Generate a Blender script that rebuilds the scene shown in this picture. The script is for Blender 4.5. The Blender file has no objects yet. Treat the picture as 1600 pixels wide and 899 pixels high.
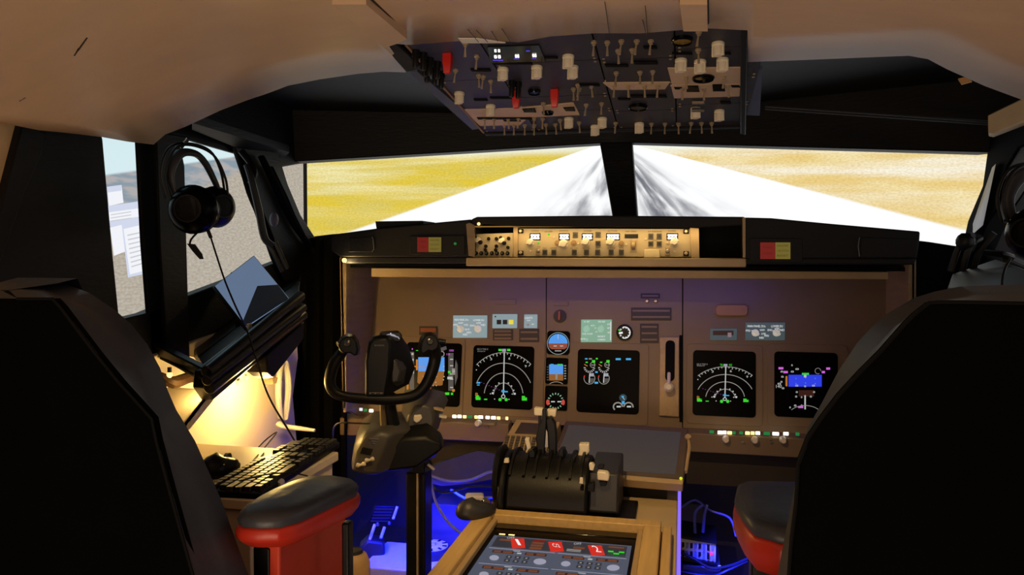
import bpy, math, random
from mathutils import Vector, Matrix
random.seed(7)
sc = bpy.context.scene
col = sc.collection
PI = math.pi
F = 1250.0
EYE = Vector((0, 0, 1.25))
YAW, PITCH, ROLL = math.radians(12), math.radians(2.29), math.radians(0.2)
ROT = (Matrix.Rotation(YAW, 3, 'Z') @ Matrix.Rotation(PI/2 - PITCH, 3, 'X') @ Matrix.Rotation(ROLL, 3, 'Z'))
CX = -0.225

cam_d = bpy.data.cameras.new('camera'); cam = bpy.data.objects.new('camera', cam_d); col.objects.link(cam)
cam_d.sensor_width = 36; cam_d.lens = F/1600*36; cam_d.clip_start = 0.02
cam.matrix_world = Matrix.Translation(EYE) @ ROT.to_4x4()
sc.camera = cam
sc.view_settings.view_transform = 'Standard'; sc.view_settings.look = 'None'
sc.view_settings.gamma = 1; sc.view_settings.use_curve_mapping = False
sc.view_settings.exposure = 0.0

# ---------- picking world points -------------
def ray(px, py):
    return (ROT @ Vector(((px-800)/F, (449.5-py)/F, -1))).normalized()
def hit(px, py, o, n):
    d = ray(px, py); return EYE + d*((Vector(o)-EYE).dot(n)/d.dot(n))
def PY(px, py, Y): return hit(px, py, (0, Y, 0), Vector((0, 1, 0)))
def PX(px, py, X): return hit(px, py, (X, 0, 0), Vector((1, 0, 0)))
def PZ(px, py, Z): return hit(px, py, (0, 0, Z), Vector((0, 0, 1)))

class Fr:
    def __init__(s, O, U, V):
        s.O = Vector(O); s.U = Vector(U).normalized(); s.V = Vector(V).normalized(); s.N = s.U.cross(s.V).normalized()
    def pt(s, u, v, n=0): return s.O + s.U*u + s.V*v + s.N*n
    def px(s, x, y, n=0): return hit(x, y, s.O + s.N*n, s.N)
    def uv(s, x, y, n=0):
        d = s.px(x, y, n) - s.O; return (d.dot(s.U), d.dot(s.V))
def facing(px, py, Y, tilt=0):
    """upright frame at a spot, turned towards the middle of the cockpit; k = metres per photo pixel there"""
    p = PY(px, py, Y); d = p-EYE
    h = Vector((d.x, d.y, 0)).normalized()
    U = Vector((h.y, -h.x, 0)); V = Vector((0, 0, 1))
    if tilt: V = (V*math.cos(tilt) + h*math.sin(tilt)).normalized()
    f = Fr(p, U, V)
    f.k = (ROT.transposed() @ d).z*-1/F; f.c = (px, py)
    f.l = lambda x, y, n=0: f.pt((x-px)*f.k, (py-y)*f.k, n)
    f.q = lambda x, y: ((x-px)*f.k, (py-y)*f.k)
    return f
WORLD = Fr((0, 0, 0), (1, 0, 0), (0, 1, 0))

# ---------- mesh builder ----------
def rr(u0, v0, u1, v1, r, n=5):
    out = []
    for cx, cy, a in ((u1-r, v1-r, 0), (u0+r, v1-r, 90), (u0+r, v0+r, 180), (u1-r, v0+r, 270)):
        for i in range(n+1):
            t = math.radians(a+90*i/n); out.append((cx+r*math.cos(t), cy+r*math.sin(t)))
    return out
def circ(cu, cv, r, n=24, ry=None):
    return [(cu+r*math.cos(2*PI*i/n), cv+(ry or r)*math.sin(2*PI*i/n)) for i in range(n)]
def smooth_path(pts, sub=6):
    P = [Vector(p) for p in pts]
    if len(P) < 3: return P
    out = []
    for i in range(len(P)-1):
        p0 = P[max(i-1, 0)]; p1 = P[i]; p2 = P[i+1]; p3 = P[min(i+2, len(P)-1)]
        for k in range(sub):
            t = k/sub
            out.append(0.5*((2*p1)+(p2-p0)*t+(2*p0-5*p1+4*p2-p3)*t*t+(3*p1-p0-3*p2+p3)*t**3))
    out.append(P[-1]); return out

LOC = {}
def even(R, m):
    R = [Vector(p) for p in R]; R = list(R)
    while len(R) < m:      # split the longest side until the outlines match
        k = max(range(len(R)), key=lambda i: (R[(i+1) % len(R)]-R[i]).length)
        R.insert(k+1, (R[k]+R[(k+1) % len(R)])/2)
    return R
class MB:
    def __init__(s): s.v = []; s.f = []; s.m = []; s.uvs = None
    def add(s, vs, fs, mi=0):
        b = len(s.v); s.v += [Vector(x) for x in vs]
        for f in fs: s.f.append([b+i for i in f]); s.m.append(mi)
        return s
    def loft(s, rings, closed=True, cap0=True, cap1=True, mi=0):
        m = max(len(r) for r in rings); rings = [even(r, m) if len(r) != m else r for r in rings]; n = m
        vs = [p for r in rings for p in r]; fs = []
        for j in range(len(rings)-1):
            for i in range(n if closed else n-1):
                k = (i+1) % n
                fs.append((j*n+i, j*n+k, (j+1)*n+k, (j+1)*n+i))
        if cap0: fs.append(tuple(range(n))[::-1])
        if cap1: fs.append(tuple((len(rings)-1)*n+i for i in range(n)))
        return s.add(vs, fs, mi)
    def prism(s, fr, poly, n0, n1, mi=0, inset=0):
        c = (sum(p[0] for p in poly)/len(poly), sum(p[1] for p in poly)/len(poly))
        top = poly
        if inset:
            w = max(p[0] for p in poly)-min(p[0] for p in poly); h = max(p[1] for p in poly)-min(p[1] for p in poly)
            top = [(c[0]+(p[0]-c[0])*(1-2*inset/w), c[1]+(p[1]-c[1])*(1-2*inset/h)) for p in poly]
        return s.loft([[fr.pt(u, v, n0) for u, v in poly], [fr.pt(u, v, n1) for u, v in top]], mi=mi)
    def box(s, fr, u0, v0, n0, u1, v1, n1, mi=0):
        return s.prism(fr, [(u0, v0), (u1, v0), (u1, v1), (u0, v1)], n0, n1, mi)
    def wbox(s, x0, y0, z0, x1, y1, z1, mi=0): return s.box(WORLD, x0, y0, z0, x1, y1, z1, mi)
    def pxprism(s, fr, pix, n0, n1, mi=0):       # outline picked on the face n1, extruded straight back to n0
        return s.prism(fr, [fr.uv(x, y, n1) for x, y in pix], n0, n1, mi)
    def lathe(s, fr, cu, cv, prof, seg=20, mi=0, ang=0):   # prof [(r, n)]
        return s.loft([[fr.pt(cu+max(r, 1e-5)*math.cos(ang+2*PI*i/seg), cv+max(r, 1e-5)*math.sin(ang+2*PI*i/seg), n) for i in range(seg)] for r, n in prof], mi=mi)
    def tube(s, pts, r, seg=8, mi=0, smooth=0, flat=1.0):
        P = smooth_path(pts, smooth) if smooth else [Vector(p) for p in pts]
        R = r if isinstance(r, (list, tuple)) else None
        rings = []; up = None
        for i, p in enumerate(P):
            t = (P[min(i+1, len(P)-1)]-P[max(i-1, 0)]).normalized()
            if up is None:
                up = Vector((0, 0, 1)) if abs(t.z) < 0.9 else Vector((0, 1, 0))
            a = t.cross(up)
            if a.length < 1e-5: a = t.cross(Vector((1, 0, 0)))
            a.normalize(); b = a.cross(t).normalized(); up = b
            if R:
                x = i/(len(P)-1)*(len(R)-1); k = min(int(x), len(R)-2); rad = R[k]+(R[k+1]-R[k])*(x-k)
            else: rad = r
            rings.append([p+(a*math.cos(2*PI*j/seg)+b*math.sin(2*PI*j/seg)*flat)*rad for j in range(seg)])
        return s.loft(rings, mi=mi)
    def ball(s, c, r, seg=12, mi=0, sz=(1, 1, 1)):
        c = Vector(c); rings = []
        for j in range(1, seg//2+1):
            t = PI*j/(seg//2+1)
            rings.append([c+Vector((sz[0]*r*math.sin(t)*math.cos(2*PI*i/seg), sz[1]*r*math.sin(t)*math.sin(2*PI*i/seg), sz[2]*r*math.cos(t))) for i in range(seg)])
        return s.loft(rings, mi=mi)
    def build(s, name, mats, parent=None, bev=0, smooth=True, ang=35, seg=2, origin=None, sub=0):
        if not isinstance(mats, (list, tuple)): mats = [mats]
        if parent is not None: o0 = LOC[parent.name]
        elif origin is not None: o0 = Vector(origin)
        else:
            lo = [min(v[i] for v in s.v) for i in range(3)]; hi = [max(v[i] for v in s.v) for i in range(3)]
            o0 = Vector(((lo[0]+hi[0])/2, (lo[1]+hi[1])/2, lo[2]))
        me = bpy.data.meshes.new(name)
        me.from_pydata([tuple(v-o0) for v in s.v], [], s.f)
        for m in mats: me.materials.append(m)
        me.polygons.foreach_set('material_index', s.m); me.validate()
        import bmesh
        bm = bmesh.new(); bm.from_mesh(me)
        bmesh.ops.recalc_face_normals(bm, faces=bm.faces)
        bm.to_mesh(me); bm.free()
        if smooth:
            me.shade_smooth(); me.set_sharp_from_angle(angle=math.radians(ang))
        me.update()
        o = bpy.data.objects.new(name, me); col.objects.link(o)
        if parent is not None: o.parent = parent
        else: o.location = o0
        LOC[o.name] = o0
        if bev:
            b = o.modifiers.new('bevel', 'BEVEL'); b.width = bev; b.segments = seg; b.limit_method = 'ANGLE'; b.angle_limit = math.radians(40)
            b.harden_normals = False
        if sub:
            b = o.modifiers.new('subdivision', 'SUBSURF'); b.levels = sub; b.render_levels = sub
        return o
def tag(o, label, cat=None, group=None, kind=None):
    if label: o['label'] = label
    if cat: o['category'] = cat
    if group: o['group'] = group
    if kind: o['kind'] = kind
    return o
def thing(name, loc, label, cat, group=None):
    o = bpy.data.objects.new(name, None); col.objects.link(o); o.location = loc; o.empty_display_size = .05
    LOC[o.name] = Vector(loc); return tag(o, label, cat, group)
def struct(o): o['kind'] = 'structure'; return o

# ---------- materials ----------
def lin(c): 
    c = c/255; return c/12.92 if c <= .04045 else ((c+.055)/1.055)**2.4
def L3(c): return (lin(c[0]), lin(c[1]), lin(c[2]), 1)
MATS = {}
def M(name, rgb, rough=.5, metal=0, var=.12, scale=18, bump=0, bscale=60, spec=.5, coat=0, trans=0, stretch=None):
    m = bpy.data.materials.new(name); m.use_nodes = True; nt = m.node_tree; b = nt.nodes['Principled BSDF']
    tc = nt.nodes.new('ShaderNodeTexCoord')
    nz = nt.nodes.new('ShaderNodeTexNoise'); nz.inputs['Scale'].default_value = scale; nz.inputs['Detail'].default_value = 5
    src = tc.outputs['Object']
    if stretch:
        mp = nt.nodes.new('ShaderNodeMapping'); mp.inputs['Scale'].default_value = stretch
        nt.links.new(src, mp.inputs['Vector']); src = mp.outputs['Vector']
    nt.links.new(src, nz.inputs['Vector'])
    mr = nt.nodes.new('ShaderNodeMapRange'); mr.inputs['From Min'].default_value = .25; mr.inputs['From Max'].default_value = .75
    mr.inputs['To Min'].default_value = 1-var; mr.inputs['To Max'].default_value = 1+var
    nt.links.new(nz.outputs['Fac'], mr.inputs['Value'])
    mx = nt.nodes.new('ShaderNodeVectorMath'); mx.operation = 'SCALE'; mx.inputs[0].default_value = L3(rgb)[:3]
    nt.links.new(mr.outputs['Result'], mx.inputs['Scale']); nt.links.new(mx.outputs['Vector'], b.inputs['Base Color'])
    b.inputs['Roughness'].default_value = rough; b.inputs['Metallic'].default_value = metal
    b.inputs['Specular IOR Level'].default_value = spec
    b.inputs['Coat Weight'].default_value = coat
    if trans: b.inputs['Transmission Weight'].default_value = trans
    if bump:
        n2 = nt.nodes.new('ShaderNodeTexNoise'); n2.inputs['Scale'].default_value = bscale; n2.inputs['Detail'].default_value = 6
        nt.links.new(src, n2.inputs['Vector'])
        bp = nt.nodes.new('ShaderNodeBump'); bp.inputs['Strength'].default_value = bump; bp.inputs['Distance'].default_value = .003
        nt.links.new(n2.outputs['Fac'], bp.inputs['Height']); nt.links.new(bp.outputs['Normal'], b.inputs['Normal'])
    MATS[name] = m; return m
def E(name, rgb, strength=1.0):
    m = bpy.data.materials.new(name); m.use_nodes = True; nt = m.node_tree; b = nt.nodes['Principled BSDF']
    b.inputs['Base Color'].default_value = (0.01, 0.01, 0.01, 1); b.inputs['Roughness'].default_value = .5
    b.inputs['Emission Color'].default_value = L3(rgb); b.inputs['Emission Strength'].default_value = strength
    MATS[name] = m; return m

tan = M('tan_ceiling_paint', (204, 172, 140), .38, var=.07, scale=5, bump=.25, bscale=14, stretch=(1, 3, 1))
tanwall = M('tan_wall_paint', (205, 170, 125), .5, bump=.2)
white_wall = M('cream_wall_paint', (235, 220, 190), .55, var=.04, scale=6, bump=.1)
black = M('black_paint', (15, 14, 15), .55, var=.4, scale=9, bump=.25, bscale=40, stretch=(1, 1, 4), spec=.25)
blackmat = M('matte_black', (9, 9, 10), .85, var=.3, spec=.15)
curtain_m = M('black_curtain_cloth', (8, 8, 9), .9, bump=.5, bscale=80, spec=.1)
glare_m = M('glareshield_black_vinyl', (22, 22, 26), .8, bump=.2, bscale=120)
panel_m = M('instrument_panel_brown_grey', (122, 101, 79), .5, var=.05, scale=8, bump=.08, bscale=200)
panel_dk = M('panel_recess_dark', (58, 48, 42), .6)
frame_m = M('wood_panel_frame', (150, 128, 100), .55, var=.15, scale=10, stretch=(1, 1, 8))
mcp_m = M('mode_panel_tan', (186, 168, 132), .5, var=.05)
key_m = M('key_grey', (70, 66, 60), .5)
knob_m = M('ivory_knob_plastic', (226, 214, 190), .45, var=.05)
plas = M('black_plastic', (14, 14, 15), .42, var=.2, bump=.1, bscale=300, spec=.25)
plasg = M('charcoal_plastic', (44, 43, 44), .45, var=.15, bump=.15, bscale=300)
glossy = M('black_screen_glass', (6, 6, 7), .12, var=.1, spec=.3)
satin = M('black_satin_glass', (7, 6, 6), .25, var=.1, spec=.06)
leather = M('black_leather', (54, 55, 61), .42, var=.2, bump=.5, bscale=30, spec=.4)
fabric = M('black_mesh_fabric', (4, 4, 4), .95, var=.2, spec=.05)
redlea = M('red_leather', (176, 42, 24), .42, var=.15, bump=.25, bscale=30)
redpan = M('red_panel', (205, 60, 30), .5, var=.08)
steel = M('brushed_metal', (150, 145, 135), .35, metal=1)
darkmet = M('dark_metal', (60, 56, 50), .4, metal=.8)
wood = M('pine_frame_wood', (205, 170, 110), .5, var=.14, scale=8, stretch=(12, 1, 12), bump=.15)
ped_m = M('pedestal_tan_board', (196, 172, 130), .55, var=.08, scale=7)
oh_m = M('overhead_dark_panel', (40, 40, 46), .5, var=.15)
oh_blue_lit = M('overhead_blue_lit_panel', (58, 60, 82), .5, var=.12)  # bluish light on the left column is put into this panel colour
oh_side = M('blue_grey_board', (72, 80, 104), .55, var=.15, scale=20)
oh_beige = M('overhead_beige_plate', (196, 170, 140), .5, var=.08)
red_g = M('red_guard_plastic', (205, 30, 22), .35)
brass = M('toggle_metal', (190, 170, 140), .35, metal=.5)
floor_m = M('dark_floor_carpet', (30, 28, 32), .9, var=.4, scale=40, bump=.5)
cable_m = M('cable_black', (14, 14, 14), .5)
cable_b = M('blue_lit_cable', (105, 110, 190), .5)  # blue of the footwell light put into the cable colour
white_pl = M('white_plastic', (225, 220, 208), .4, var=.04)
edge_wood = M('brown_edge_wood', (130, 95, 55), .5, var=.3, scale=20)
lightgrey = M('cockpit_light_grey_plate', (135, 152, 160), .5, var=.04)
tanlite = M('light_tan_trim', (176, 150, 112), .5, var=.1)

eW = E('glow_white', (235, 235, 235), 1.0); eG = E('glow_green', (40, 215, 40), .9); eC = E('glow_cyan', (50, 170, 230), .9)
eM = E('glow_magenta', (210, 100, 220), .9); eO = E('glow_orange', (205, 125, 40), .8); eGr = E('glow_grey', (150, 148, 142), .75)
eSky = E('glow_horizon_blue', (70, 150, 235), .95); eGnd = E('glow_horizon_brown', (150, 92, 35), .8); eDk = E('glow_dark_grey', (75, 75, 78), .8)
eBlk = E('screen_black', (16, 14, 13), .35); eRed = E('glow_red', (215, 40, 30), .9); eY = E('glow_yellow', (230, 210, 60), 1.0)
eRB = E('glow_deep_blue', (40, 60, 225), 1.0); eAm = E('glow_amber', (255, 215, 130), 2.2); eWW = E('glow_bright_white', (255, 250, 235), 3.0)
eLGp = E('backlit_grey_plate', (140, 160, 165), .85); eMint = E('backlit_mint_plate', (130, 175, 150), .85); eBr = E('glow_rust', (140, 75, 45), .6)
eSlate = E('glow_slate', (78, 86, 104), .8); eSlateD = E('glow_dark_slate', (46, 50, 62), .7); eLav = E('glow_lavender', (165, 165, 185), .8); eGrT = E('glow_text_grey', (188, 192, 190), .9)
eMaBr = E('glow_maroon', (70, 28, 22), .5)
PAL = dict(W=eW, G=eG, C=eC, M=eM, O=eO, g=eGr, S=eSky, B=eGnd, d=eDk, K=eBlk, R=eRed, Y=eY, b=eRB, A=eAm, X=eWW, L=eLGp, T=eMint, r=eBr, s=eSlate, z=eSlateD, l=eLav, t=eGrT, m=eMaBr)

class Draw:
    """flat luminous marks of a screen or printed legend, laid on a surface plane"""
    def __init__(s, fr, n=0.0): s.fr = fr; s.n = n; s.mb = MB(); s.keys = []; s.lay = 0
    def mi(s, c):
        if c not in s.keys: s.keys.append(c)
        return s.keys.index(c)
    def up(s): s.lay += 1; return s.n + .00012*s.lay
    def poly(s, pix, c):
        n = s.up(); s.mb.add([s.fr.px(x, y, n) for x, y in pix], [tuple(range(len(pix)))], s.mi(c)); return s
    def rect(s, x0, y0, x1, y1, c, sk=0): return s.poly([(x0, y0), (x1, y0+sk), (x1, y1+sk), (x0, y1)], c)
    def line(s, pts, w, c):
        n = s.up(); i = s.mi(c)
        P = [Vector(p) for p in pts]; Lf = []; Rt = []
        for k, p in enumerate(P):
            t = (P[min(k+1, len(P)-1)]-P[max(k-1, 0)]).normalized(); q = Vector((-t.y, t.x))*w/2
            Lf.append(p+q); Rt.append(p-q)
        vs = [s.fr.px(a.x, a.y, n) for a in Lf]+[s.fr.px(a.x, a.y, n) for a in Rt]; m = len(P)
        s.mb.add(vs, [(k, k+1, m+k+1, m+k) for k in range(m-1)], i); return s
    def arc(s, cx, cy, rx, ry, a0, a1, w, c, n=28):
        return s.line([(cx+rx*math.cos(math.radians(a0+(a1-a0)*i/n)), cy-ry*math.sin(math.radians(a0+(a1-a0)*i/n))) for i in range(n+1)], w, c)
    def disc(s, cx, cy, r, c, ry=None, n=20):
        return s.poly([(cx+r*math.cos(2*PI*i/n), cy+(ry or r)*math.sin(2*PI*i/n)) for i in range(n)], c)
    def text(s, txt, cx, cy, h, c, w=None, rot=0):
        """txt centred on the pixel spot, capital height h pixels, total width w pixels"""
        n = s.up(); vs, fs = glyphs(txt)
        if not vs: return s
        x0 = min(v[0] for v in vs); x1 = max(v[0] for v in vs); y0 = min(v[1] for v in vs); y1 = max(v[1] for v in vs)
        k = h/(y1-y0); kx = (w/(x1-x0)) if w else k
        cr, sr = math.cos(rot), math.sin(rot); out = []
        for x, y in vs:
            a = (x-(x0+x1)/2)*kx; b = (y-(y0+y1)/2)*k
            out.append(s.fr.px(cx+a*cr+b*sr, cy-(b*cr-a*sr), n))
        s.mb.add(out, fs, s.mi(c)); return s
    def build(s, name, parent):
        return s.mb.build(name, [PAL[k] if isinstance(k, str) else k for k in s.keys], parent, smooth=False)
_gl = {}
def glyphs(txt):
    if txt in _gl: return _gl[txt]
    cu = bpy.data.curves.new('t', 'FONT'); cu.body = txt; cu.resolution_u = 2
    ob = bpy.data.objects.new('t', cu); col.objects.link(ob)
    dg = bpy.context.evaluated_depsgraph_get(); me = bpy.data.meshes.new_from_object(ob.evaluated_get(dg))
    r = ([(v.co.x, v.co.y) for v in me.vertices], [tuple(p.vertices) for p in me.polygons])
    bpy.data.objects.remove(ob); bpy.data.meshes.remove(me); bpy.data.curves.remove(cu)
    _gl[txt] = r; return r
def light(kind, name, loc, energy, color, size=.1, size_y=None, target=None, spread=None):
    d = bpy.data.lights.new(name, kind); d.energy = energy; d.color = color
    if kind == 'AREA':
        d.size = size
        if size_y: d.shape = 'RECTANGLE'; d.size_y = size_y
        if spread: d.spread = math.radians(spread)
    elif kind == 'POINT': d.shadow_soft_size = size
    o = bpy.data.objects.new(name, d); col.objects.link(o); o.location = loc
    if target: o.rotation_euler = (Vector(target)-Vector(loc)).to_track_quat('-Z', 'Y').to_euler()
    return o
# =================== THE SHELL ===================
def Cz(x, y): return 1.615 + .08*(1.35-y) - .19*(abs(x-CX+.01)/.96)**3
def on_ceiling(px, py):
    d = ray(px, py); t = .3
    for i in range(4000):
        p = EYE+d*t
        if p.z >= Cz(p.x, p.y): return p
        t += .0015
    return EYE+d*1.5
edge_px = [(-90, 172), (-40, 182), (0, 191), (60, 203), (100, 207), (160, 214), (200, 221), (240, 226), (258, 210), (290, 198), (345, 172), (385, 157), (420, 145), (450, 134), (500, 124), (560, 115), (600, 112), (634, 113), (628, 99), (603, 67),
           (640, 70), (740, 62), (810, 66), (860, 57), (930, 52), (1000, 52), (1085, 45), (1100, 44), (1168, 47), (1168, 97), (1250, 94), (1340, 90), (1420, 87), (1450, 92), (1480, 108), (1540, 135), (1600, 157), (1650, 178), (1720, 200)]
edge = [on_ceiling(*p) for p in edge_px]
xs = [max(-1.19, min(.76, p.x)) for p in edge]
# edge columns run back along the cockpit
mb = MB(); rows = []
for r in range(13):
    t = (r/12)**1.2; row = []
    for p, x in zip(edge, xs):
        y = p.y+(-1.3-p.y)*t; xx = x
        row.append(Vector((xx, y, Cz(xx, y))))
    rows.append(row)
mb.loft(rows, closed=False, cap0=False, cap1=False)
ceil = struct(mb.build('ceiling', tan, ang=60))
so = ceil.modifiers.new('thickness', 'SOLIDIFY'); so.thickness = .012; so.offset = 1
# two raised strips (battens) on the ceiling ahead of the overhead panel
def ceil_strip(name, pix, th, mat_, lift=.0):
    mb = MB()
    P = [on_ceiling(*p) for p in pix]
    mb.loft([[p+Vector((0, 0, -th-lift)) for p in P], [p+Vector((0, 0, .004)) for p in P]])
    return struct(mb.build(name, mat_))
ceil_strip('trim_1', [(519, -8), (572, -8), (636, 48), (618, 56), (601, 62)], .014, tan)
ceil_strip('trim_2', [(1062, -8), (1105, -8), (1106, 35), (1068, 35)], .014, tan)
# torn slivers of the foil at the ceiling edge
mb = MB()
for (x0, y0, x1, y1) in ((731, 45, 748, 63), (744, 46, 762, 63), (768, 48, 778, 62), (784, 44, 800, 66), (945, 2, 952, 50), (1004, 30, 1010, 52), (1008, 8, 1012, 50)):
    a = on_ceiling(x0, y0); b = on_ceiling(x1, y1)
    mb.tube([a-Vector((0, 0, .001)), b-Vector((0, 0, .003))], .0006, 5)
struct(mb.build('trim_3', darkmet))
for k, (a, b) in enumerate((((521, -8), (606, 66)), ((574, -8), (634, 50)), ((1062, -8), (1068, 36)), ((1105, -8), (1106, 36)), ((1068, 36), (1106, 36)))):
    mb = MB(); P = [on_ceiling(a[0]+(b[0]-a[0])*t/6, a[1]+(b[1]-a[1])*t/6) for t in range(7)]; mb.tube([p-Vector((0, 0, .0005)) for p in P], .0022, 6); struct(mb.build('trim_%d' % (20+k), M('groove_dark_%s' % 'abcde'[k], (50, 36, 26), .7)))  # dark tubes stand in for the gap shadows along the strip edges
mb = MB(); P = [on_ceiling(*p) for p in ((716, 58), (745, 58), (790, 65), (722, 65))]
mb.loft([[p-Vector((0, 0, .003)) for p in P], [p-Vector((0, 0, .001)) for p in P]])
struct(mb.build('trim_4', white_pl))

for k, (a, b) in enumerate((((116, 86), (124, 74)), ((122, 78), (136, 58)), ((30, 158), (40, 152)), ((228, -4), (244, 4)), ((0, 76), (52, 100)))):
    mb = MB(); P = [on_ceiling(a[0]+(b[0]-a[0])*t/4, a[1]+(b[1]-a[1])*t/4) for t in range(5)]
    mb.tube([p-Vector((0, 0, .0003)) for p in P], .0016 if k < 2 else .0008, 6); struct(mb.build('trim_%d' % (30+k), MATS['groove_dark_a'] if k < 3 else tan))
# dark upper cove over the windscreen
mb = MB(); mb.wbox(-1.22, 1.25, 1.69, .80, 2.75, 1.71); struct(mb.build('trim_5', black))
# windscreen header, two swept halves with a thick lower edge
LT = PY(437, 254, 2.26); CTL = PY(937, 224, 2.55); CTR = PY(986, 223, 2.55); RT = PY(1541, 238, 2.20)
LT0 = PX(372, 238, -1.19)
def beam(pts, h, t, name, mat_):
    mb = MB(); rings = []
    for p in pts: rings.append([p, p+Vector((0, t, 0)), p+Vector((0, t, h)), p+Vector((0, -.02, h))])
    mb.loft(rings); return struct(mb.build(name, mat_, bev=.004))
beam([Vector((-1.22, 2.15, LT.z)), LT, CTL, CTR, RT, Vector((.82, 2.1, RT.z))], .22, .06, 'trim_6', black)
# sloping board from the left ceiling corner to the header
mb = MB(); P = [PX(300, 203, -1.15), PX(372, 232, -1.15), PY(445, 246, 2.2), PY(452, 238, 2.2), PY(300, 192, 1.55)]
mb.loft([[p+Vector((0, 0, .02)) for p in P], P]); struct(mb.build('trim_7', black))
# timber offcut under the right end of the ceiling
mb = MB(); f = facing(1575, 180, 1.75)
mb.prism(f, [f.q(x, y) for x, y in ((1548, 178), (1560, 172), (1602, 152), (1612, 150), (1612, 186), (1556, 207), (1549, 205))], -.06, 0)
struct(mb.build('trim_9', M('pale_timber', (215, 190, 150), .55), bev=.002))
mb = MB(); f = facing(1506, 126, 1.55); mb.prism(f, [f.q(x, y) for x, y in ((1498, 122), (1512, 120), (1517, 128), (1503, 131))], -.01, 0); struct(mb.build('trim_14', M('masking_tape', (200, 150, 90), .6)))
# grilles of the right cove
mb = MB()
for y in (168, 172): mb.tube([PY(1195, y-2, 1.86), PY(1545, y+22, 2.0)], .0025, 6)
struct(mb.build('trim_10', M('dark_rail', (34, 30, 28), .6)))

# centre post
mb = MB(); A = [PY(x, y, 2.56) for x, y in ((936, 218), (987, 218), (996, 345), (1000, 420), (952, 420), (956, 345))]
A[2:4] = [PY(996, 340, 2.52), PY(1000, 420, 2.5)]; A[4:6] = [PY(953, 420, 2.5), PY(957, 340, 2.52)]
mb.loft([A, [p+Vector((0, .07, 0)) for p in A]]); struct(mb.build('trim_11', black, bev=.006))

# ---- left side wall, posts of the side windows ----
WL = Fr((-1.18, 0, 0), (0, 1, 0), (0, 0, 1))   # N = +X
def slabX(X, pix, t, name, mat_, st=True, bev=.003):
    f = Fr((X, 0, 0), (0, 1, 0), (0, 0, 1)); mb = MB()
    mb.prism(f, [f.uv(x, y) for x, y in pix], -t, 0)
    o = mb.build(name, mat_, bev=bev); 
    return struct(o) if st else o
slabX(-1.18, [(-80, 160), (-10, 160), (38, 196), (-5, 340), (-60, 520), (-80, 520)], .04, 'wall_left_rear', tanwall)
slabX(-1.165, [(36, 190), (72, 208), (66, 240), (40, 300), (12, 380), (-20, 470), (-50, 540), (-90, 540), (-40, 420), (0, 330)], .03, 'trim_12', black)
slabX(-1.17, [(46, 190), (156, 200), (161, 218), (176, 390), (190, 530), (-100, 620), (-60, 480)], .02, 'window_1_blind', black)
slabX(-1.165, [(215, 205), (246, 205), (250, 380), (264, 560), (238, 560), (224, 380)], .01, 'window_1_post', black)
slabX(-1.14, [(244, 205), (300, 215), (284, 236), (289, 260), (292, 380), (297, 560), (262, 560), (250, 380)], .012, 'window_2_post', black)
slabX(-1.165, [(244, 200), (262, 130), (440, 110), (475, 150), (470, 256), (437, 262), (372, 241), (285, 216), (262, 232), (244, 232)], .012, 'window_2_head', black)
# under the sills
slabX(-1.165, [(195, 498), (228, 490), (293, 463), (430, 411), (505, 380), (520, 440), (505, 520), (420, 560), (300, 600), (200, 600)], .03, 'wall_left_sill', black)
# front corner pillar
slabX(-1.15, [(366, 226), (434, 236), (450, 288), (470, 336), (497, 378), (512, 440), (445, 440), (428, 405), (402, 330), (384, 280)], .012, 'wall_left_pillar', black)
mb = MB()   # crumpled blanking cloth gathered along the pillar
for k, (a, b, c, d) in enumerate((((376, 240), (394, 300), (420, 370), (438, 415)), ((408, 245), (436, 300), (462, 350), (492, 395)), ((425, 262), (444, 310), (462, 345), (486, 388)))):
    mb.tube([PX(x+random.uniform(-3, 3), y, -1.135) for x, y in (a, b, c, d)], [.010, .014, .013, .010], 10, smooth=5, flat=.6)
o = tag(mb.build('blanking_cloth', curtain_m), 'crumpled black cloth bunched down the left windscreen pillar', 'cloth')
# grab handle on the left pillar
f = facing(400, 330, 1.95); mb = MB()
mb.tube([f.l(387, 262, .05), f.l(394, 285, .06), f.l(404, 330, .06), f.l(412, 372, .06), f.l(424, 384, .055)], [.008, .009, .010, .010, .008], 10, smooth=5)
h = thing('grab_handle', f.l(410, 400, .03), 'grey curved grab bar on the left windscreen pillar', 'handle')
mb.build('bar', plasg, h)
mb = MB(); mb.tube([f.l(418, 380, .05), f.l(428, 402, .05), f.l(438, 424, .04)], .006, 8); mb.tube([f.l(428, 378, .04), f.l(446, 420, .03)], .006, 8); mb.build('bracket', darkmet, h)
mb = MB(); mb.tube([f.l(379, 240, .04), f.l(398, 268, .045), f.l(393, 290, .05)], .009, 8, smooth=4); mb.build('upper_mount', plas, h)
f = facing(426, 344, 2.0); mb = MB(); mb.ball(f.l(428, 344, .03), .020, 12, sz=(.6, .6, 1)); mb.build('lavender_oval', M('lavender_grey', (95, 92, 112), .5), h)  # small lavender-grey oval set behind the bar

# lower left: cream side wall, front black curtain
slabX(-1.15, [(230, 560), (462, 480), (466, 560), (458, 620), (464, 690), (462, 760), (250, 1100), (120, 1100)], .03, 'wall_left', white_wall)
mb = MB(); rings = []
for k in range(13):      # hanging black curtain between side wall and instrument panel
    x = 458+(540-458)*k/12; yy = 2.33+.02*math.sin(k*1.9)
    rings.append([PY(x, 372, yy), PY(x, 500, yy+.01), PY(x, 880, yy)])
for k, r in enumerate(rings): rings[k] = r+[p+Vector((0, .012, 0)) for p in r[::-1]]
mb.loft(rings); tag(mb.build('side_curtain', curtain_m), 'black curtain hanging between cream side wall and instrument panel', 'curtain')

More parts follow.
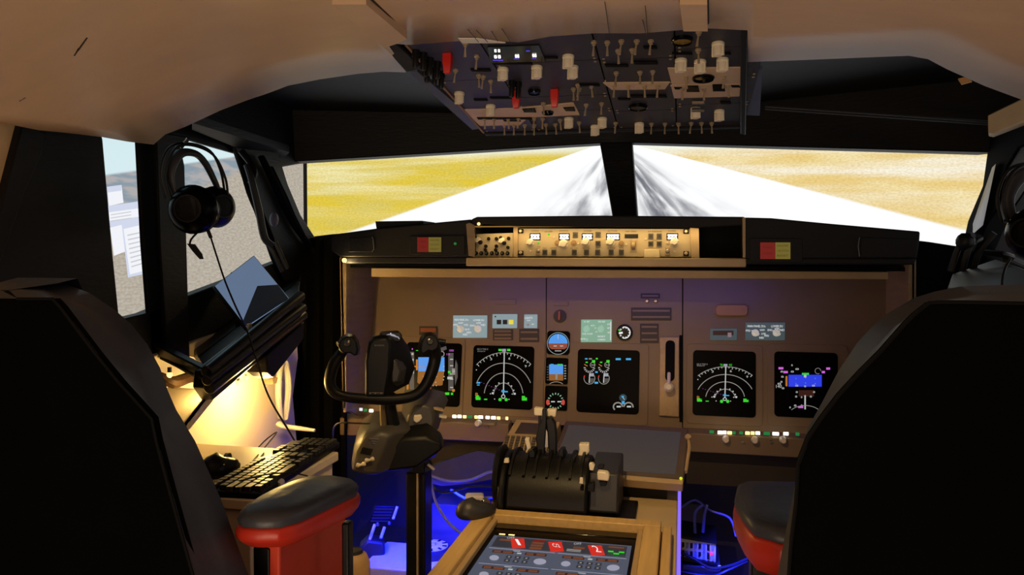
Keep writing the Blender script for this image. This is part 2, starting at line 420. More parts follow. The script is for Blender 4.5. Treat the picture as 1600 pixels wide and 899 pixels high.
mb = MB(); mb.wbox(-1.26, -1.2, 0, -1.215, 2.45, 1.02); struct(mb.build('wall_left_outer', blackmat))
# ---- right side ----
mb = MB(); P = [PX(x, y, .74) for x, y in ((1543, 200), (1640, 150), (1700, 170), (1640, 210), (1590, 232), (1572, 262), (1556, 330), (1540, 352), (1520, 400), (1500, 400), (1512, 345), (1535, 290), (1542, 240))]
mb.loft([P, [p+Vector((.05, 0, 0)) for p in P]]); struct(mb.build('wall_right_pillar', blackmat, bev=.004))
# light slots between the pillar bars, painted as one pale slab
mb = MB(); mb.loft([[PX(x, y, .728) for x, y in ((1550, 262), (1556, 256), (1536, 352), (1520, 366), (1520, 350))], [PX(x, y, .736) for x, y in ((1550, 262), (1556, 256), (1536, 352), (1520, 366), (1520, 350))]])
struct(mb.build('window_4_light_slot', M('pale_light_slot', (190, 185, 180), .3)))
slabX(.76, [(1498, 385), (1560, 398), (1720, 470), (1720, 1100), (1470, 1100), (1480, 480)], -.03, 'wall_right_lower', black)
slabX(.745, [(1574, 230), (1640, 200), (1700, 210), (1700, 300), (1600, 300), (1566, 350), (1560, 330)], -.03, 'window_3_frame', black)
mb = MB(); f = facing(1500, 430, 1.9)
P = [PX(1556, 405, .70), PX(1630, 430, .62), PY(1630, 460, 1.35), PY(1480, 450, 1.7), PY(1488, 428, 1.85)]
mb.loft([[p-Vector((0, 0, .03)) for p in P], P]); o = struct(mb.build('trim_13', M('grey_ledge', (22, 22, 25), .5), bev=.003))
for k, (a, b) in enumerate((((1517, 420), (1548, 352)), ((1500, 418), (1530, 358)))):
    pass
mb = MB()
f = facing(1520, 390, 1.9)
for pts in (((1506, 425), (1516, 385), (1530, 372)), ((1520, 425), (1530, 392), (1548, 365)), ((1490, 425), (1503, 382), (1520, 368)), ((1536, 395), (1560, 398), (1572, 402))):
    mb.tube([f.l(x, y, random.uniform(0, .03)) for x, y in pts], .007, 8, smooth=4)
mb.ball(f.l(1510, 378, .02), .02); mb.prism(f, [f.q(*p) for p in ((1558, 392), (1573, 396), (1570, 408), (1560, 410))], 0, .012)
tag(mb.build('cable_bundle', cable_m), 'tangle of black cables and clamp at the foot of the right pillar', 'cable')

# black sills either side of and below the glareshield
mb = MB(); P = [PY(x, y, 2.30) for x, y in ((1425, 376), (1502, 386), (1540, 400), (1540, 760), (1425, 760))]; mb.loft([P, [p+Vector((0, .02, 0)) for p in P]]); struct(mb.build('trim_15', blackmat))
mb = MB(); P = [PY(x, y, 2.5) for x, y in ((470, 372), (520, 366), (720, 352), (960, 345), (1200, 350), (1450, 378), (1560, 395), (1560, 520), (470, 520))]; mb.loft([P, [p+Vector((0, .03, 0)) for p in P]]); struct(mb.build('trim_16', blackmat))
# floor, footwell, rear closures
mb = MB(); mb.wbox(-1.6, -1.6, -.03, 1.2, 3.1, 0); struct(mb.build('floor', floor_m))
mb = MB(); mb.wbox(-1.3, 2.74, 0, .9, 2.78, 1.1); struct(mb.build('wall_front', M('footwell_board', (40, 40, 58), .85)))
mb = MB(); mb.wbox(.90, 1.4, 0, .93, 2.8, .95); struct(mb.build('wall_right', blackmat))

# =================== SCREENS OUTSIDE ===================
def nodes_mat(name):
    m = bpy.data.materials.new(name); m.use_nodes = True; nt = m.node_tree; nt.nodes.clear()
    return m, nt
class NB:
    def __init__(s, nt): s.nt = nt
    def math(s, op, a, b=None, c=None, clamp=False):
        n = s.nt.nodes.new('ShaderNodeMath'); n.operation = op; n.use_clamp = clamp
        for i, x in enumerate((a, b, c)):
            if x is None: continue
            if isinstance(x, (int, float)): n.inputs[i].default_value = x
            else: s.nt.links.new(x, n.inputs[i])
        return n.outputs[0]
    def mix(s, f, a, b):
        n = s.nt.nodes.new('ShaderNodeMix'); n.data_type = 'RGBA'
        for k, x in ((0, f), (6, a), (7, b)):
            if isinstance(x, (int, float)): n.inputs[k].default_value = x
            elif isinstance(x, tuple): n.inputs[k].default_value = L3(x)
            else: s.nt.links.new(x, n.inputs[k])
        return n.outputs[2]
    def step(s, x, a, b): 
        n = s.nt.nodes.new('ShaderNodeMapRange'); n.interpolation_type = 'SMOOTHSTEP'
        s.nt.links.new(x, n.inputs[0]); n.inputs[1].default_value = a; n.inputs[2].default_value = b; return n.outputs[0]
    def noise(s, x, y, scale, z=0, det=3):
        c = s.nt.nodes.new('ShaderNodeCombineXYZ')
        for i, v in enumerate((x, y, z)):
            if isinstance(v, (int, float)): c.inputs[i].default_value = v
            else: s.nt.links.new(v, c.inputs[i])
        n = s.nt.nodes.new('ShaderNodeTexNoise'); n.inputs['Scale'].default_value = scale; n.inputs['Detail'].default_value = det
        s.nt.links.new(c.outputs[0], n.inputs['Vector']); return n.outputs['Fac']
    def xyz(s, off):
        t = s.nt.nodes.new('ShaderNodeTexCoord'); a = s.nt.nodes.new('ShaderNodeVectorMath'); a.operation = 'ADD'; a.inputs[1].default_value = off
        s.nt.links.new(t.outputs['Object'], a.inputs[0]); p = s.nt.nodes.new('ShaderNodeSeparateXYZ'); s.nt.links.new(a.outputs[0], p.inputs[0]); return p.outputs
    def emit(s, colr, k):
        e = s.nt.nodes.new('ShaderNodeEmission'); o = s.nt.nodes.new('ShaderNodeOutputMaterial')
        s.nt.links.new(colr, e.inputs[0]); e.inputs[1].default_value = k; s.nt.links.new(e.outputs[0], o.inputs[0])
SY = 3.25
vp = PY(958, 218, SY)
scrL = PY(480, 300, SY).x
m, nt = nodes_mat('runway_picture'); nb = NB(nt)
# object origin is at (ox, SY, oz)
zb, zt = .55, 2.1
X0, X1 = scrL, 1.125
ox, oz = (X0+X1)/2, zb
x, y, z = nb.xyz((ox-vp.x, 0, oz-vp.z))
dz = nb.math('MAXIMUM', nb.math('MULTIPLY', z, -1), .012)
s_ = nb.math('DIVIDE', x, dz)
fx = nb.math('MULTIPLY', x, 3.0)
band = nb.noise(nb.math('MULTIPLY', x, .5), nb.math('MULTIPLY', z, 9.0), 2.0, det=4)
patch = nb.noise(nb.math('MULTIPLY', x, 2.0), nb.math('MULTIPLY', z, 7.0), 2.0, z=7, det=5)
fine = nb.noise(nb.math('MULTIPLY', x, 30), nb.math('MULTIPLY', z, 60), 3.0, z=3)
far = nb.math('SUBTRACT', 1, nb.step(dz, .10, .30))
bl = nb.math('MULTIPLY', nb.step(band, .40, .66), nb.math('MULTIPLY_ADD', far, .75, .25))
grassL = nb.mix(nb.step(patch, .35, .7), (232, 204, 62), (222, 204, 104))
grassL = nb.mix(bl, grassL, (250, 242, 190))
grassR = nb.mix(nb.step(patch, .35, .7), (240, 210, 136), (250, 232, 180))
grassR = nb.mix(bl, grassR, (255, 248, 230))
side = nb.step(x, -.1, .1)
grass = nb.mix(side, grassL, grassR)
grass = nb.mix(nb.math('MULTIPLY', nb.step(fine, .3, .75), .28), grass, (150, 130, 50))
farw = nb.math('SUBTRACT', 1, nb.step(dz, .03, .07))
grass = nb.mix(nb.math('MULTIPLY', farw, .75), grass, (240, 246, 235))
inL = nb.step(s_, -3.15, -3.02); inR = nb.math('SUBTRACT', 1, nb.step(s_, 3.45, 3.6))
run = nb.math('MULTIPLY', inL, inR)
st = nb.noise(nb.math('MULTIPLY', s_, 1.6), nb.math('MULTIPLY', dz, 3.5), 2.0, z=1, det=6)
st2 = nb.noise(nb.math('MULTIPLY', s_, 3.5), nb.math('MULTIPLY', dz, 4.0), 2.0, z=5, det=5)
cm = nb.math('MULTIPLY', nb.step(s_, -1.3, -.3), nb.math('SUBTRACT', 1, nb.step(s_, .9, 1.9)))
marks = nb.math('MULTIPLY', nb.math('MULTIPLY', nb.step(st, .36, .72), .85), cm)
core = nb.math('MULTIPLY', nb.step(s_, .30, .60), nb.math('SUBTRACT', 1, nb.step(s_, .75, 1.25)))
core = nb.math('MULTIPLY', core, nb.step(st2, .25, .6))
marks = nb.math('MAXIMUM', marks, nb.math('MULTIPLY', core, .9))
runc = nb.mix(marks, (253, 254, 255), (84, 86, 100))
pic = nb.mix(run, grass, runc)
sky = nb.step(z, -.006, .004)
pic = nb.mix(sky, pic, (225, 240, 250))
nb.emit(pic, 1.02)
mb = MB(); scr = Fr((0, SY, 0), (1, 0, 0), (0, 0, 1))
t = thing('front_screen', (ox, SY, oz), 'large bright screen showing a runway ahead beyond the windscreen', 'screen')
mb.box(scr, X0, zb, -.03, X1, zt, 0); o = mb.build('screen_picture', m, t)
mb = MB(); mb.box(scr, X0-.004, zb-.02, -.01, X0, zt+.02, .003); mb.box(scr, X1, zb-.02, -.04, X1+.012, zt+.02, .003); mb.box(scr, X0, zt, -.04, X1, zt+.02, .003); mb.box(scr, X0, zb-.02, -.04, X1, zb, .003); mb.build('bezel', plas, t)

SX = PY(480, 300, SY).x-.012
a1 = PX(188, 271, SX); a2 = PX(385, 243, SX); b1 = PX(188, 345, SX); b2 = PX(385, 262, SX)
m, nt = nodes_mat('side_view_picture'); nb = NB(nt)
Ya, Yb = 1.55, SY-.012; oz2 = .4
x, y, z = nb.xyz((SX, (Ya+Yb)/2, oz2))
def lined(p, q):
    k = (q.z-p.z)/(q.y-p.y); return nb.math('SUBTRACT', z, nb.math('MULTIPLY_ADD', y, k, p.z-k*p.y))
n1 = nb.noise(nb.math('MULTIPLY', y, 3), nb.math('MULTIPLY', z, 14), 3.0, det=6)
n2 = nb.noise(nb.math('MULTIPLY', y, 12), nb.math('MULTIPLY', z, 30), 5.0, det=6, z=2)
ground = nb.mix(nb.step(n2, .3, .7), (170, 160, 146), (192, 184, 170))
hills = nb.mix(nb.step(n1, .4, .6), (138, 154, 166), (176, 172, 172))
skyc = nb.mix(nb.step(lined(a1, a2), .0, .5), (214, 236, 240), (180, 220, 232))
pic = nb.mix(nb.step(lined(b1, b2), -.02, .02), ground, hills)
pic = nb.mix(nb.step(lined(a1, a2), -.004, .006), pic, skyc)
nb.emit(pic, 1.0)
fS = Fr((SX, 0, 0), (0, 1, 0), (0, 0, 1))
t = thing('side_screen', (SX, (Ya+Yb)/2, oz2), 'tall pale screen with open white windows beyond the left side windows', 'screen')
mb = MB(); mb.box(fS, Ya, .4, -.03, Yb, 2.3, 0); mb.build('screen_picture', m, t)
mb = MB(); mb.box(fS, Ya-.01, .38, -.04, Ya, 2.32, .004); mb.box(fS, Ya, 2.3, -.04, Yb, 2.32, .004); mb.box(fS, Ya, .38, -.04, Yb, .4, .004); mb.build('bezel', plas, t)
eUI = E('window_white', (238, 240, 246), 1.0); eUIb = E('window_lilac', (205, 212, 232), 1.0); eUIt = E('window_text', (198, 200, 206), 1.0)
d = Draw(fS, .001)
for pix, c in (([(167, 292), (190, 289), (193, 317), (170, 322)], eUI), ([(167, 292), (190, 289), (190, 298), (168, 301)], eUIb),
               ([(168, 322), (222, 314), (226, 370), (176, 382)], eUIb), ([(170, 332), (222, 325), (223, 338), (171, 345)], eUI),
               ([(172, 356), (196, 350), (199, 392), (178, 400)], eUI), ([(190, 350), (232, 340), (240, 425), (200, 434)], eUIb), ([(193, 358), (232, 349), (239, 420), (203, 429)], eUI)):
    d.poly(pix, c)
for k in range(8): d.line([(199+k*.9, 368+k*7), (222, 363+k*7)], 2, eUIt)
for k in range(3): d.line([(173, 336+k*5), (205, 331+k*5)], 1.5, eUIt)
d.build('open_windows', t)
# right side screen
m, nt = nodes_mat('right_view_picture'); nb = NB(nt)
x, y, z = nb.xyz((0, 0, 0)); n2 = nb.noise(nb.math('MULTIPLY', y, 12), nb.math('MULTIPLY', z, 30), 3.0, det=6)
nb.emit(nb.mix(n2, (205, 205, 210), (232, 228, 222)), 1.0)
fR = Fr((1.25, 0, 0), (0, -1, 0), (0, 0, 1))
t = thing('side_screen', (1.25, 2.2, .5), 'pale grey screen glimpsed past the headset beyond the right side window', 'screen')
mb = MB(); mb.box(fR, -3.1, .5, -.03, -1.2, 2.0, 0); mb.build('screen_picture', m, t)
mb = MB(); mb.box(fR, -3.12, .48, -.04, -3.1, 2.02, .004); mb.box(fR, -1.2, .48, -.04, -1.18, 2.02, .004); mb.build('bezel', plas, t)
# =================== OVERHEAD PANEL ===================
th = math.radians(7)
P0 = PY(955, 206, 1.93)
FO = Fr((CX, P0.y, P0.z), (1, 0, 0), (0, -math.cos(th), math.sin(th)))
oh = thing('overhead_panel', (CX, P0.y, P0.z), 'dark overhead switch panel with ivory knobs, red guards and beige plates under the ceiling', 'switch panel')
uL, vF = FO.uv(757, 206); uR, _ = FO.uv(1160, 206); vR = FO.uv(880, 54)[1]+.03
mb = MB(); mb.box(FO, uL, vF, -.05, uR, vR, -.004); mb.build('housing', blackmat, oh)
# module plates, in columns
def oh_plate(pix, m_, n=.003, name='module_plate', lab=None):
    mb = MB(); mb.pxprism(FO, pix, -.004, n); o = mb.build(name, m_, oh, bev=.0008)
    if lab: o['label'] = lab
    return o
def seam(px_, py_, u_): pass
colu = [uL, FO.uv(836, 200)[0], FO.uv(966, 200)[0], FO.uv(1057, 200)[0], uR]
rows_v = [[0, .30, .62, 1], [0, .25, .42, .75, 1], [0, .22, .5, .74, 1], [0, .27, .55, .8, 1]]
for c in range(4):
    for a, b in zip(rows_v[c][:-1], rows_v[c][1:]):
        mb = MB(); v0 = vF+(vR-vF)*a+.0015; v1 = vF+(vR-vF)*b-.0015
        mb.prism(FO, rr(colu[c]+.0015, v0, colu[c+1]-.0015, v1, .003, 2), -.004, .001)
        # screw heads in the corners
        for u in (colu[c]+.008, colu[c+1]-.008):
            for v in (v0+.007, v1-.007): mb.lathe(FO, u, v, [(.0026, .001), (.0026, .002), (.0012, .0024)], 8, mi=1)
        mb.build('module_plate', [oh_blue_lit if c == 0 else oh_m, brass], oh)
oh_plate([(722, 172), (800, 170), (845, 166), (896, 161), (906, 180), (826, 184), (812, 196), (750, 197)], oh_beige, .003, lab='beige lower left plate')
oh_plate([(942, 130), (1047, 129), (1039, 140), (956, 141)], oh_beige, .003, lab='beige strip plate')
oh_plate([(1043, 107), (1157, 106), (1157, 131), (1050, 133)], oh_beige, .003, lab='beige right plate')
oh_plate([(1048, 133.5), (1157, 131.5), (1156, 151), (1053, 154)], oh_beige, .003, lab='beige right plate')
# flush slots and windows
for (x0, y0, x1, y1) in ((735, 109, 765, 112), (740, 156, 760, 158), (765, 153, 800, 155), (945, 102, 980, 105), (990, 97, 1026, 101), (985, 150, 1040, 153), (965, 155, 983, 157), (1050, 84, 1080, 86), (1115, 84, 1140, 86), (905, 133, 935, 135), (1125, 160, 1140, 163), (768, 99, 830, 101), (745, 184, 830, 187), (1005, 74, 1025, 77), (850, 90, 870, 92), (1053, 137, 1065, 140), (1142, 134, 1155, 137), (786, 188, 812, 190)):
    mb = MB(); mb.pxprism(FO, [(x0, y0), (x1, y0), (x1+2, y1), (x0+2, y1)], .0, .0042); mb.build('switch_slot', blackmat, oh)
for pix in ([(1072, 135), (1091, 135), (1093, 144), (1073, 144)], [(1113, 133), (1132, 133), (1133, 143), (1114, 143)], [(816, 171), (836, 170), (838, 176), (819, 176)], [(880, 169), (897, 168), (899, 174), (884, 174)]):
    mb = MB(); mb.pxprism(FO, pix, 0, .0048); mb.build('indicator_window', satin, oh)
def gauge(x, y, r, m_face, lab=None, needle=None):
    u, v = FO.uv(x, y); mb = MB()
    mb.lathe(FO, u, v, [(r, 0), (r, .006), (r*.9, .008), (r*.86, .004), (.0001, .004)], 28)
    g = mb.build('gauge', glossy, oh)
    if lab: g['label'] = lab
    mb = MB(); mb.lathe(FO, u, v, [(r*.84, .0042), (r*.84, .0048), (.0001, .005)], 24); mb.build('dial', m_face, g)
    return g
gauge(1099, 119, .021, glossy); gauge(1066, 60, .018, M('gauge_ochre_face', (120, 95, 30), .3), 'gauge with an ochre face')
gauge(835, 141, .013, M('gauge_blue_face', (30, 60, 110), .3)); gauge(856, 173, .013, glossy); gauge(997, 165, .020, M('gauge_grey_face', (60, 60, 62), .5))
# ivory knobs: skirt, tapered grip with a ridge, hanging from the panel
def knob(fr, parent, u, v, r=.0085, h=.024, m_=knob_m, ang=0.4, name='knob'):
    mb = MB()
    mb.lathe(fr, u, v, [(r*1.25, .001), (r*1.28, .006), (r*1.0, .008), (r*.92, h*.85), (r*.8, h), (.0001, h+.0005)], 18)
    c, s_ = math.cos(ang), math.sin(ang)
    q = [(u+a*c-b*s_, v+a*s_+b*c) for a, b in ((-r*1.25, -r*.28), (r*1.25, -r*.28), (r*1.25, r*.28), (-r*1.25, r*.28))]
    mb.prism(fr, q, .007, h*1.0)
    return mb.build(name, m_, parent, bev=.0006)
for x, y in ((786, 106), (839, 103), (888, 86), (895, 103), (718, 144), (767, 164), (889, 184), (1122, 66), (1064, 92), (1094, 94), (1129, 91), (1087, 168), (1124, 172), (941, 184), (930, 196), (999, 192)):
    u, v = FO.uv(x, y); knob(FO, oh, u, v)
# bat-handle toggle switches
def toggle(fr, parent, u, v, h=.026, m_=brass, lean=0):
    mb = MB(); mb.lathe(fr, u, v, [(.0052, .0), (.0052, .004), (.0034, .005), (.0034, .008)], 8)
    mb.tube([fr.pt(u, v, .006), fr.pt(u+lean, v, h*.6), fr.pt(u+lean*1.6, v, h)], [.0013, .0017, .0024], 8)
    return mb.build('toggle_switch', m_, parent)
tg = [(697, 92), (712, 108), (745, 86), (748, 116), (755, 118), (727, 66), (767, 125), (928, 64), (949, 64), (971, 62), (995, 62), (1017, 62), (966, 77), (988, 76),
      (963, 112), (1000, 111), (1020, 110), (960, 132), (981, 132), (1007, 132), (1028, 132), (1066, 136), (1100, 137), (1137, 132), (1072, 118), (1131, 117), (924, 132), (916, 162), (940, 160), (849, 160), (835, 183), (848, 184),
      (1092, 48), (1091, 76), (757, 184), (772, 184), (794, 184), (810, 183), (788, 194), (803, 194), (820, 194), (835, 194), (853, 193), (868, 193), (1039, 192), (1060, 192), (1080, 191), (1096, 191), (1112, 191), (875, 186), (905, 190), (962, 191), (1018, 192), (896, 137), (905, 137), (903, 131)]
for x, y in tg:
    u, v = FO.uv(x, y); toggle(FO, oh, u, v, lean=random.uniform(-.002, .002))
# red switch guards
for x, y in ((700, 84), (807, 142), (867, 140)):
    u, v = FO.uv(x, y); mb = MB()
    mb.loft([[FO.pt(u+a, v+b, n) for a, b in ((-w, -l), (w, -l), (w, l), (-w, l))] for w, l, n in ((.008, .009, .001), (.008, .008, .016), (.006, .005, .034), (.005, .003, .037))])
    g = mb.build('switch_guard', red_g, oh, bev=.001); g['label'] = 'red flip-up switch guard'
# black breaker knobs in the left rear corner and a wiring cluster
for x, y in ((650, 78), (662, 82), (672, 90), (684, 96), (668, 102), (680, 106), (690, 112), (664, 92), (800, 126), (810, 128)):
    u, v = FO.uv(x, y); mb = MB(); mb.lathe(FO, u, v, [(.007, 0), (.007, .012), (.0055, .013), (.0055, .03), (.004, .033), (.0001, .033)], 12); mb.build('rotary_switch', plas, oh)
# lit figures
mb = MB(); mb.pxprism(FO, [(762, 74), (842, 71), (852, 96), (766, 99)], 0, .004); dsp = mb.build('readout_window', glossy, oh)
d = Draw(FO, .0043)
for x, y, w in ((774, 79.5, 3), (779.5, 79.5, 3), (774, 89, 4), (780, 89, 4), (806, 88, 2.6), (809.5, 88, 2.6), (833, 87, 2.6), (836.5, 87, 2.6)):
    d.poly([(x-w/2, y-2.2), (x+w/2, y-2.2), (x+w/2+.4, y+2.2), (x-w/2+.4, y+2.2)], 'X')
eVi = E('glow_violet', (80, 70, 210), 1.0); d.rect(770, 93.5, 786, 95, eVi); d.rect(822, 79, 828, 80.5, eVi); d.rect(803, 91.5, 811, 92.6, eVi); d.rect(831, 91, 838, 92, eVi)
d.build('readout', dsp)
# two chrome bars behind a knob
for y in (161, 172):
    mb = MB(); a = FO.px(1081, y, .012); b = FO.px(1100, y, .012); mb.tube([a, b], .0042, 8); mb.build('chrome_bar', M('chrome', (230, 225, 215), .15, metal=1), oh)
mb = MB(); mb.box(FO, uL-.004, vF, -.03, uL+.001, vR-.03, .004); mb.build('edge_strip', edge_wood, oh)
mb = MB(); mb.pxprism(FO, [(638, 112), (652, 112), (757, 200), (738, 203), (690, 160)], -.012, -.004); mb.build('side_board', oh_side, oh)
mb = MB(); mb.pxprism(FO, [(1163, 108), (1191, 109), (1187, 181), (1162, 180)], -.014, -.006); mb.build('side_board', oh_side, oh)
mb = MB(); mb.pxprism(FO, [(588, 62), (618, 66), (662, 108), (634, 113)], -.02, .006); mb.build('corner_bracket', black, oh, bev=.003)
mb = MB(); mb.pxprism(FO, [(1157, 46), (1168, 48), (1165, 212), (1157, 210)], -.03, .01); mb.build('side_rail', black, oh, bev=.002)
mb = MB(); mb.box(FO, uL, vF-.02, -.05, uR, vF, .006); mb.build('front_rail', black, oh, bev=.002)

# =================== GLARESHIELD ===================
YG = 2.14
FG = Fr((CX, YG, 1.20), (1, 0, 0), (0, 0, 1))
g = thing('glareshield', (CX, YG+.15, 1.0), 'long black glareshield hood across the top of the instrument panel', 'glareshield')
def gs_block(name, front_pix, depth, dz_back, m_, bev=.004, Y=YG):
    mb = MB(); P = [PY(x, y, Y) for x, y in front_pix]
    mb.loft([P, [p+Vector((0, depth, dz_back)) for p in P]]); return mb.build(name, m_, g, bev=bev)
gs_block('left_wing', [(517, 367), (590, 357), (660, 350), (736, 343), (736, 402), (590, 402), (532, 402), (517, 392)], .30, .01, glare_m)
gs_block('left_ledge', [(586, 346), (660, 345), (662, 352), (588, 358)], .12, .0, glare_m, Y=YG+.02, bev=.002)
gs_block('right_wing', [(1164, 340), (1205, 341), (1300, 350), (1438, 362), (1437, 378), (1433, 404), (1164, 404)], .30, .01, glare_m)
gs_block('centre_hood', [(736, 343), (745, 339), (940, 337), (1164, 339), (1164, 352), (1085, 356), (808, 354), (748, 350), (736, 352)], .30, .01, glare_m)
gs_block('recess_back', [(736, 350), (1164, 350), (1164, 404), (736, 404)], .02, .0, blackmat, Y=YG+.14)
gs_block('recess_floor', [(728, 403), (1166, 404), (1166, 418), (728, 416)], .16, .0, tanlite, bev=.003)
gs_block('underside', [(532, 402), (1433, 404), (1428, 414), (536, 412)], .26, .0, glare_m, Y=YG+.006)
def gtrim(pix, name='trim_strip', m_=tanlite, n=.006): 
    mb = MB(); mb.pxprism(FG, pix, -.004, n); return mb.build(name, m_, g, bev=.001)
gtrim([(728, 350), (734, 348), (741, 352), (741, 402), (732, 400)], m_=frame_m); gtrim([(1160, 340), (1165, 340), (1165, 403), (1161, 403)], 'trim_strip', m_=tanlite)
# lighter outline lips and pockets at both ends
def pocket(pix, name): 
    mb = MB(); mb.pxprism(FG, pix, -.002, .004); return mb.build(name, glare_m, g, bev=.0015)
pocket([(545, 372), (583, 370), (583, 394), (545, 394)], 'end_pocket'); pocket([(1345, 371), (1434, 374), (1431, 403), (1345, 402)], 'end_pocket')
pocket([(1172, 372), (1254, 373), (1254, 410), (1172, 409)], 'annunciator_housing'); pocket([(640, 369), (726, 368), (726, 398), (640, 398)], 'annunciator_housing')
mb = MB(); mb.tube([FG.px(x, y, .005) for x, y in ((581, 370), (583, 373), (584, 390), (581, 394))], .0012, 6); mb.tube([FG.px(x, y, .005) for x, y in ((1343, 371), (1341, 385), (1343, 401))], .0012, 6); mb.build('pocket_trim', M('grey_trim', (120, 125, 130), .4), g)
eMC = E('warning_lamp_red', (112, 18, 16), .9); eMA = E('caution_lamp_amber', (112, 98, 38), .9); eMt = E('caution_lamp_text', (60, 48, 10), .8); eMrt = E('warning_lamp_text', (90, 10, 10), .8)
def annun(x0, y0, xm, x1, y1):
    mb = MB(); mb.pxprism(FG, [(x0, y0), (xm, y0), (xm, y1), (x0, y1)], .002, .007); a = mb.build('fire_warning_lamp', eMC, g); a['label'] = 'red square warning lamp'
    d = Draw(FG, .0073); h = (y1-y0)
    for k, t_ in enumerate(('FIRE', 'WARN')): d.text(t_, (x0+xm)/2, y0+h*(.3+.36*k), h*.14, eMrt, (xm-x0)*.6)
    d.build('legend', a)
    mb = MB(); mb.pxprism(FG, [(xm+.6, y0), (x1, y0), (x1, y1), (xm+.6, y1)], .002, .007); a = mb.build('caution_lamp', eMA, g); a['label'] = 'amber square caution lamp'
    d = Draw(FG, .0073)
    for k, t_ in enumerate(('MASTER', 'CAUTION', 'RESET')): d.text(t_, (xm+x1)/2, y0+h*(.2+.3*k), h*.11, eMt, (x1-xm)*.72)
    d.build('legend', a)
annun(652, 371, 669, 689, 394); annun(1188, 379, 1211, 1235, 405)
mb = MB(); u, v = FG.uv(712, 381); mb.lathe(FG, u, v, [(.004, .002), (.004, .006), (.002, .008), (.0001, .008)], 10); l = mb.build('green_lamp', E('lamp_green', (30, 110, 50), 1.0), g); l['label'] = 'small green indicator lamp'
# hood lamp above the radio panel
mb = MB(); mb.lathe(Fr(PY(748, 352, YG+.03), (1, 0, 0), (0, 1, 0)), 0, 0, [(.011, .006), (.011, -.004), (.006, -.008)], 14); mb.build('hood_lamp', steel, g)
mb = MB(); mb.ball(PY(748, 350, YG+.0), .0045, 10); mb.build('hood_lamp_bulb', eAm, g)
mb = MB(); mb.wbox(-.62, YG+.012, PY(900, 352, YG).z-.004, .07, YG+.018, PY(900, 352, YG).z-.001); mb.build('light_strip', E('warm_strip', (190, 140, 70), .5), g)

# ---- mode control panel and radio panel sit in the recess ----
YM = YG+.05
FM = Fr((CX, YM, 1.2), (1, 0, 0), (0, math.sin(math.radians(4)), math.cos(math.radians(4))))
mcp = thing('mode_control_panel', PY(948, 402, YM), 'tan autopilot panel with white digits in the middle of the glareshield', 'control panel')
mb = MB(); mb.pxprism(FM, [(806, 357), (1080, 358), (1080, 402), (806, 401)], -.05, 0); mb.build('face_plate', mcp_m, mcp, bev=.001)
for pix in ([(802, 354), (809, 354), (809, 402), (802, 402)], [(1078, 356), (1092, 357), (1093, 404), (1080, 403)]):
    mb = MB(); mb.pxprism(FM, pix, -.05, .008); mb.build('side_rail', tanlite, mcp, bev=.001)
for x, y in ((814, 361.5), (814, 395.5), (1072, 362), (1072, 396.5)):
    u, v = FM.uv(x, y); mb = MB(); mb.box(FM, u-.007, v-.006, 0, u+.007, v+.006, .004); mb.lathe(FM, u, v, [(.005, .004), (.005, .008), (.003, .010), (.0001, .010)], 10, mi=1); mb.build('corner_latch', [blackmat, brass], mcp)
eNum = E('mcp_digits', (255, 248, 235), 3.5)
for x0, x1, s_ in ((829, 843, '000'), (874.5, 888.5, '000'), (910.5, 925, '000'), (948.5, 967, '0000'), (1043, 1058, '000')):
    mb = MB(); mb.pxprism(FM, [(x0-1.5, 364.5), (x1+1.5, 364.5), (x1+1.5, 375.5), (x0-1.5, 375.5)], 0, .0015); w = mb.build('readout_window', glossy, mcp)
    d = Draw(FM, .0018); d.line([(x0, 367.4), (x1, 367.4)], 1.6, eNum); d.line([(x0, 373), (x1, 373)], 1.6, eNum)
    n = len(s_); 
    for k in range(n+1):
        xx = x0+(x1-x0)*k/n; 
        if k < n: d.text('8', xx+(x1-x0)/n/2, 370.2, 8, eNum, (x1-x0)/n*.8)
    d.build('digits', w)
for x, y, r in ((829, 379.5, .0085), (881, 382, .0105), (915.5, 379, .0095), (954, 379, .0095), (1054, 379, .0095)):
    u, v = FM.uv(x, y); knob(FM, mcp, u, v, r, .018)
for x, y in ((871, 380), (896.5, 380), (971, 381)):
    u, v = FM.uv(x, y); mb = MB(); mb.lathe(FM, u, v, [(.008, 0), (.008, .003), (.0045, .003), (.004, .005), (.0001, .005)], 14); mb.build('ring_button', M('ring_tan', (150, 120, 80), .5) if x == 871 else MATS['ring_tan'], mcp)
for x, y in ((851.5, 394.5), (865.5, 394.5), (897.5, 394.5), (916.5, 394.5), (934, 394.5), (955, 394.5), (971, 394.5), (899, 367.5), (934.5, 367), (934.5, 381), (1017, 369.5), (1030, 369.5), (1017, 381.5), (1030, 381.5)):
    u, v = FM.uv(x, y); mb = MB(); mb.box(FM, u-.0068, v-.0072, 0, u+.0068, v+.0072, .004); mb.box(FM, u-.004, v-.0042, .004, u+.004, v+.0042, .0045, mi=1)
    mb.build('push_button', [key_m, darkmet], mcp, bev=.0006)
mb = MB(); mb.pxprism(FM, [(976, 366), (997, 366), (997, 372), (976, 372)], 0, .003); mb.build('level_change_window', plas, mcp)
mb = MB(); u, v = FM.uv(990, 384); mb.lathe(Fr(FM.pt(u-.005, v, 0), FM.V, FM.N), 0, 0, [(.011, 0), (.011, .009), (.0001, .009)], 20); mb.box(FM, u-.009, v-.018, 0, u-.0065, v+.016, .004); mb.box(FM, u+.0065, v-.018, 0, u+.009, v+.016, .004); mb.build('thumbwheel', tanlite, mcp)
mb = MB(); mb.pxprism(FM, [(1007, 390), (1030, 390), (1031, 403), (1006, 403)], 0, .018); mb.build('disengage_bar', M('disengage_ivory', (235, 215, 165), .4), mcp, bev=.0012)
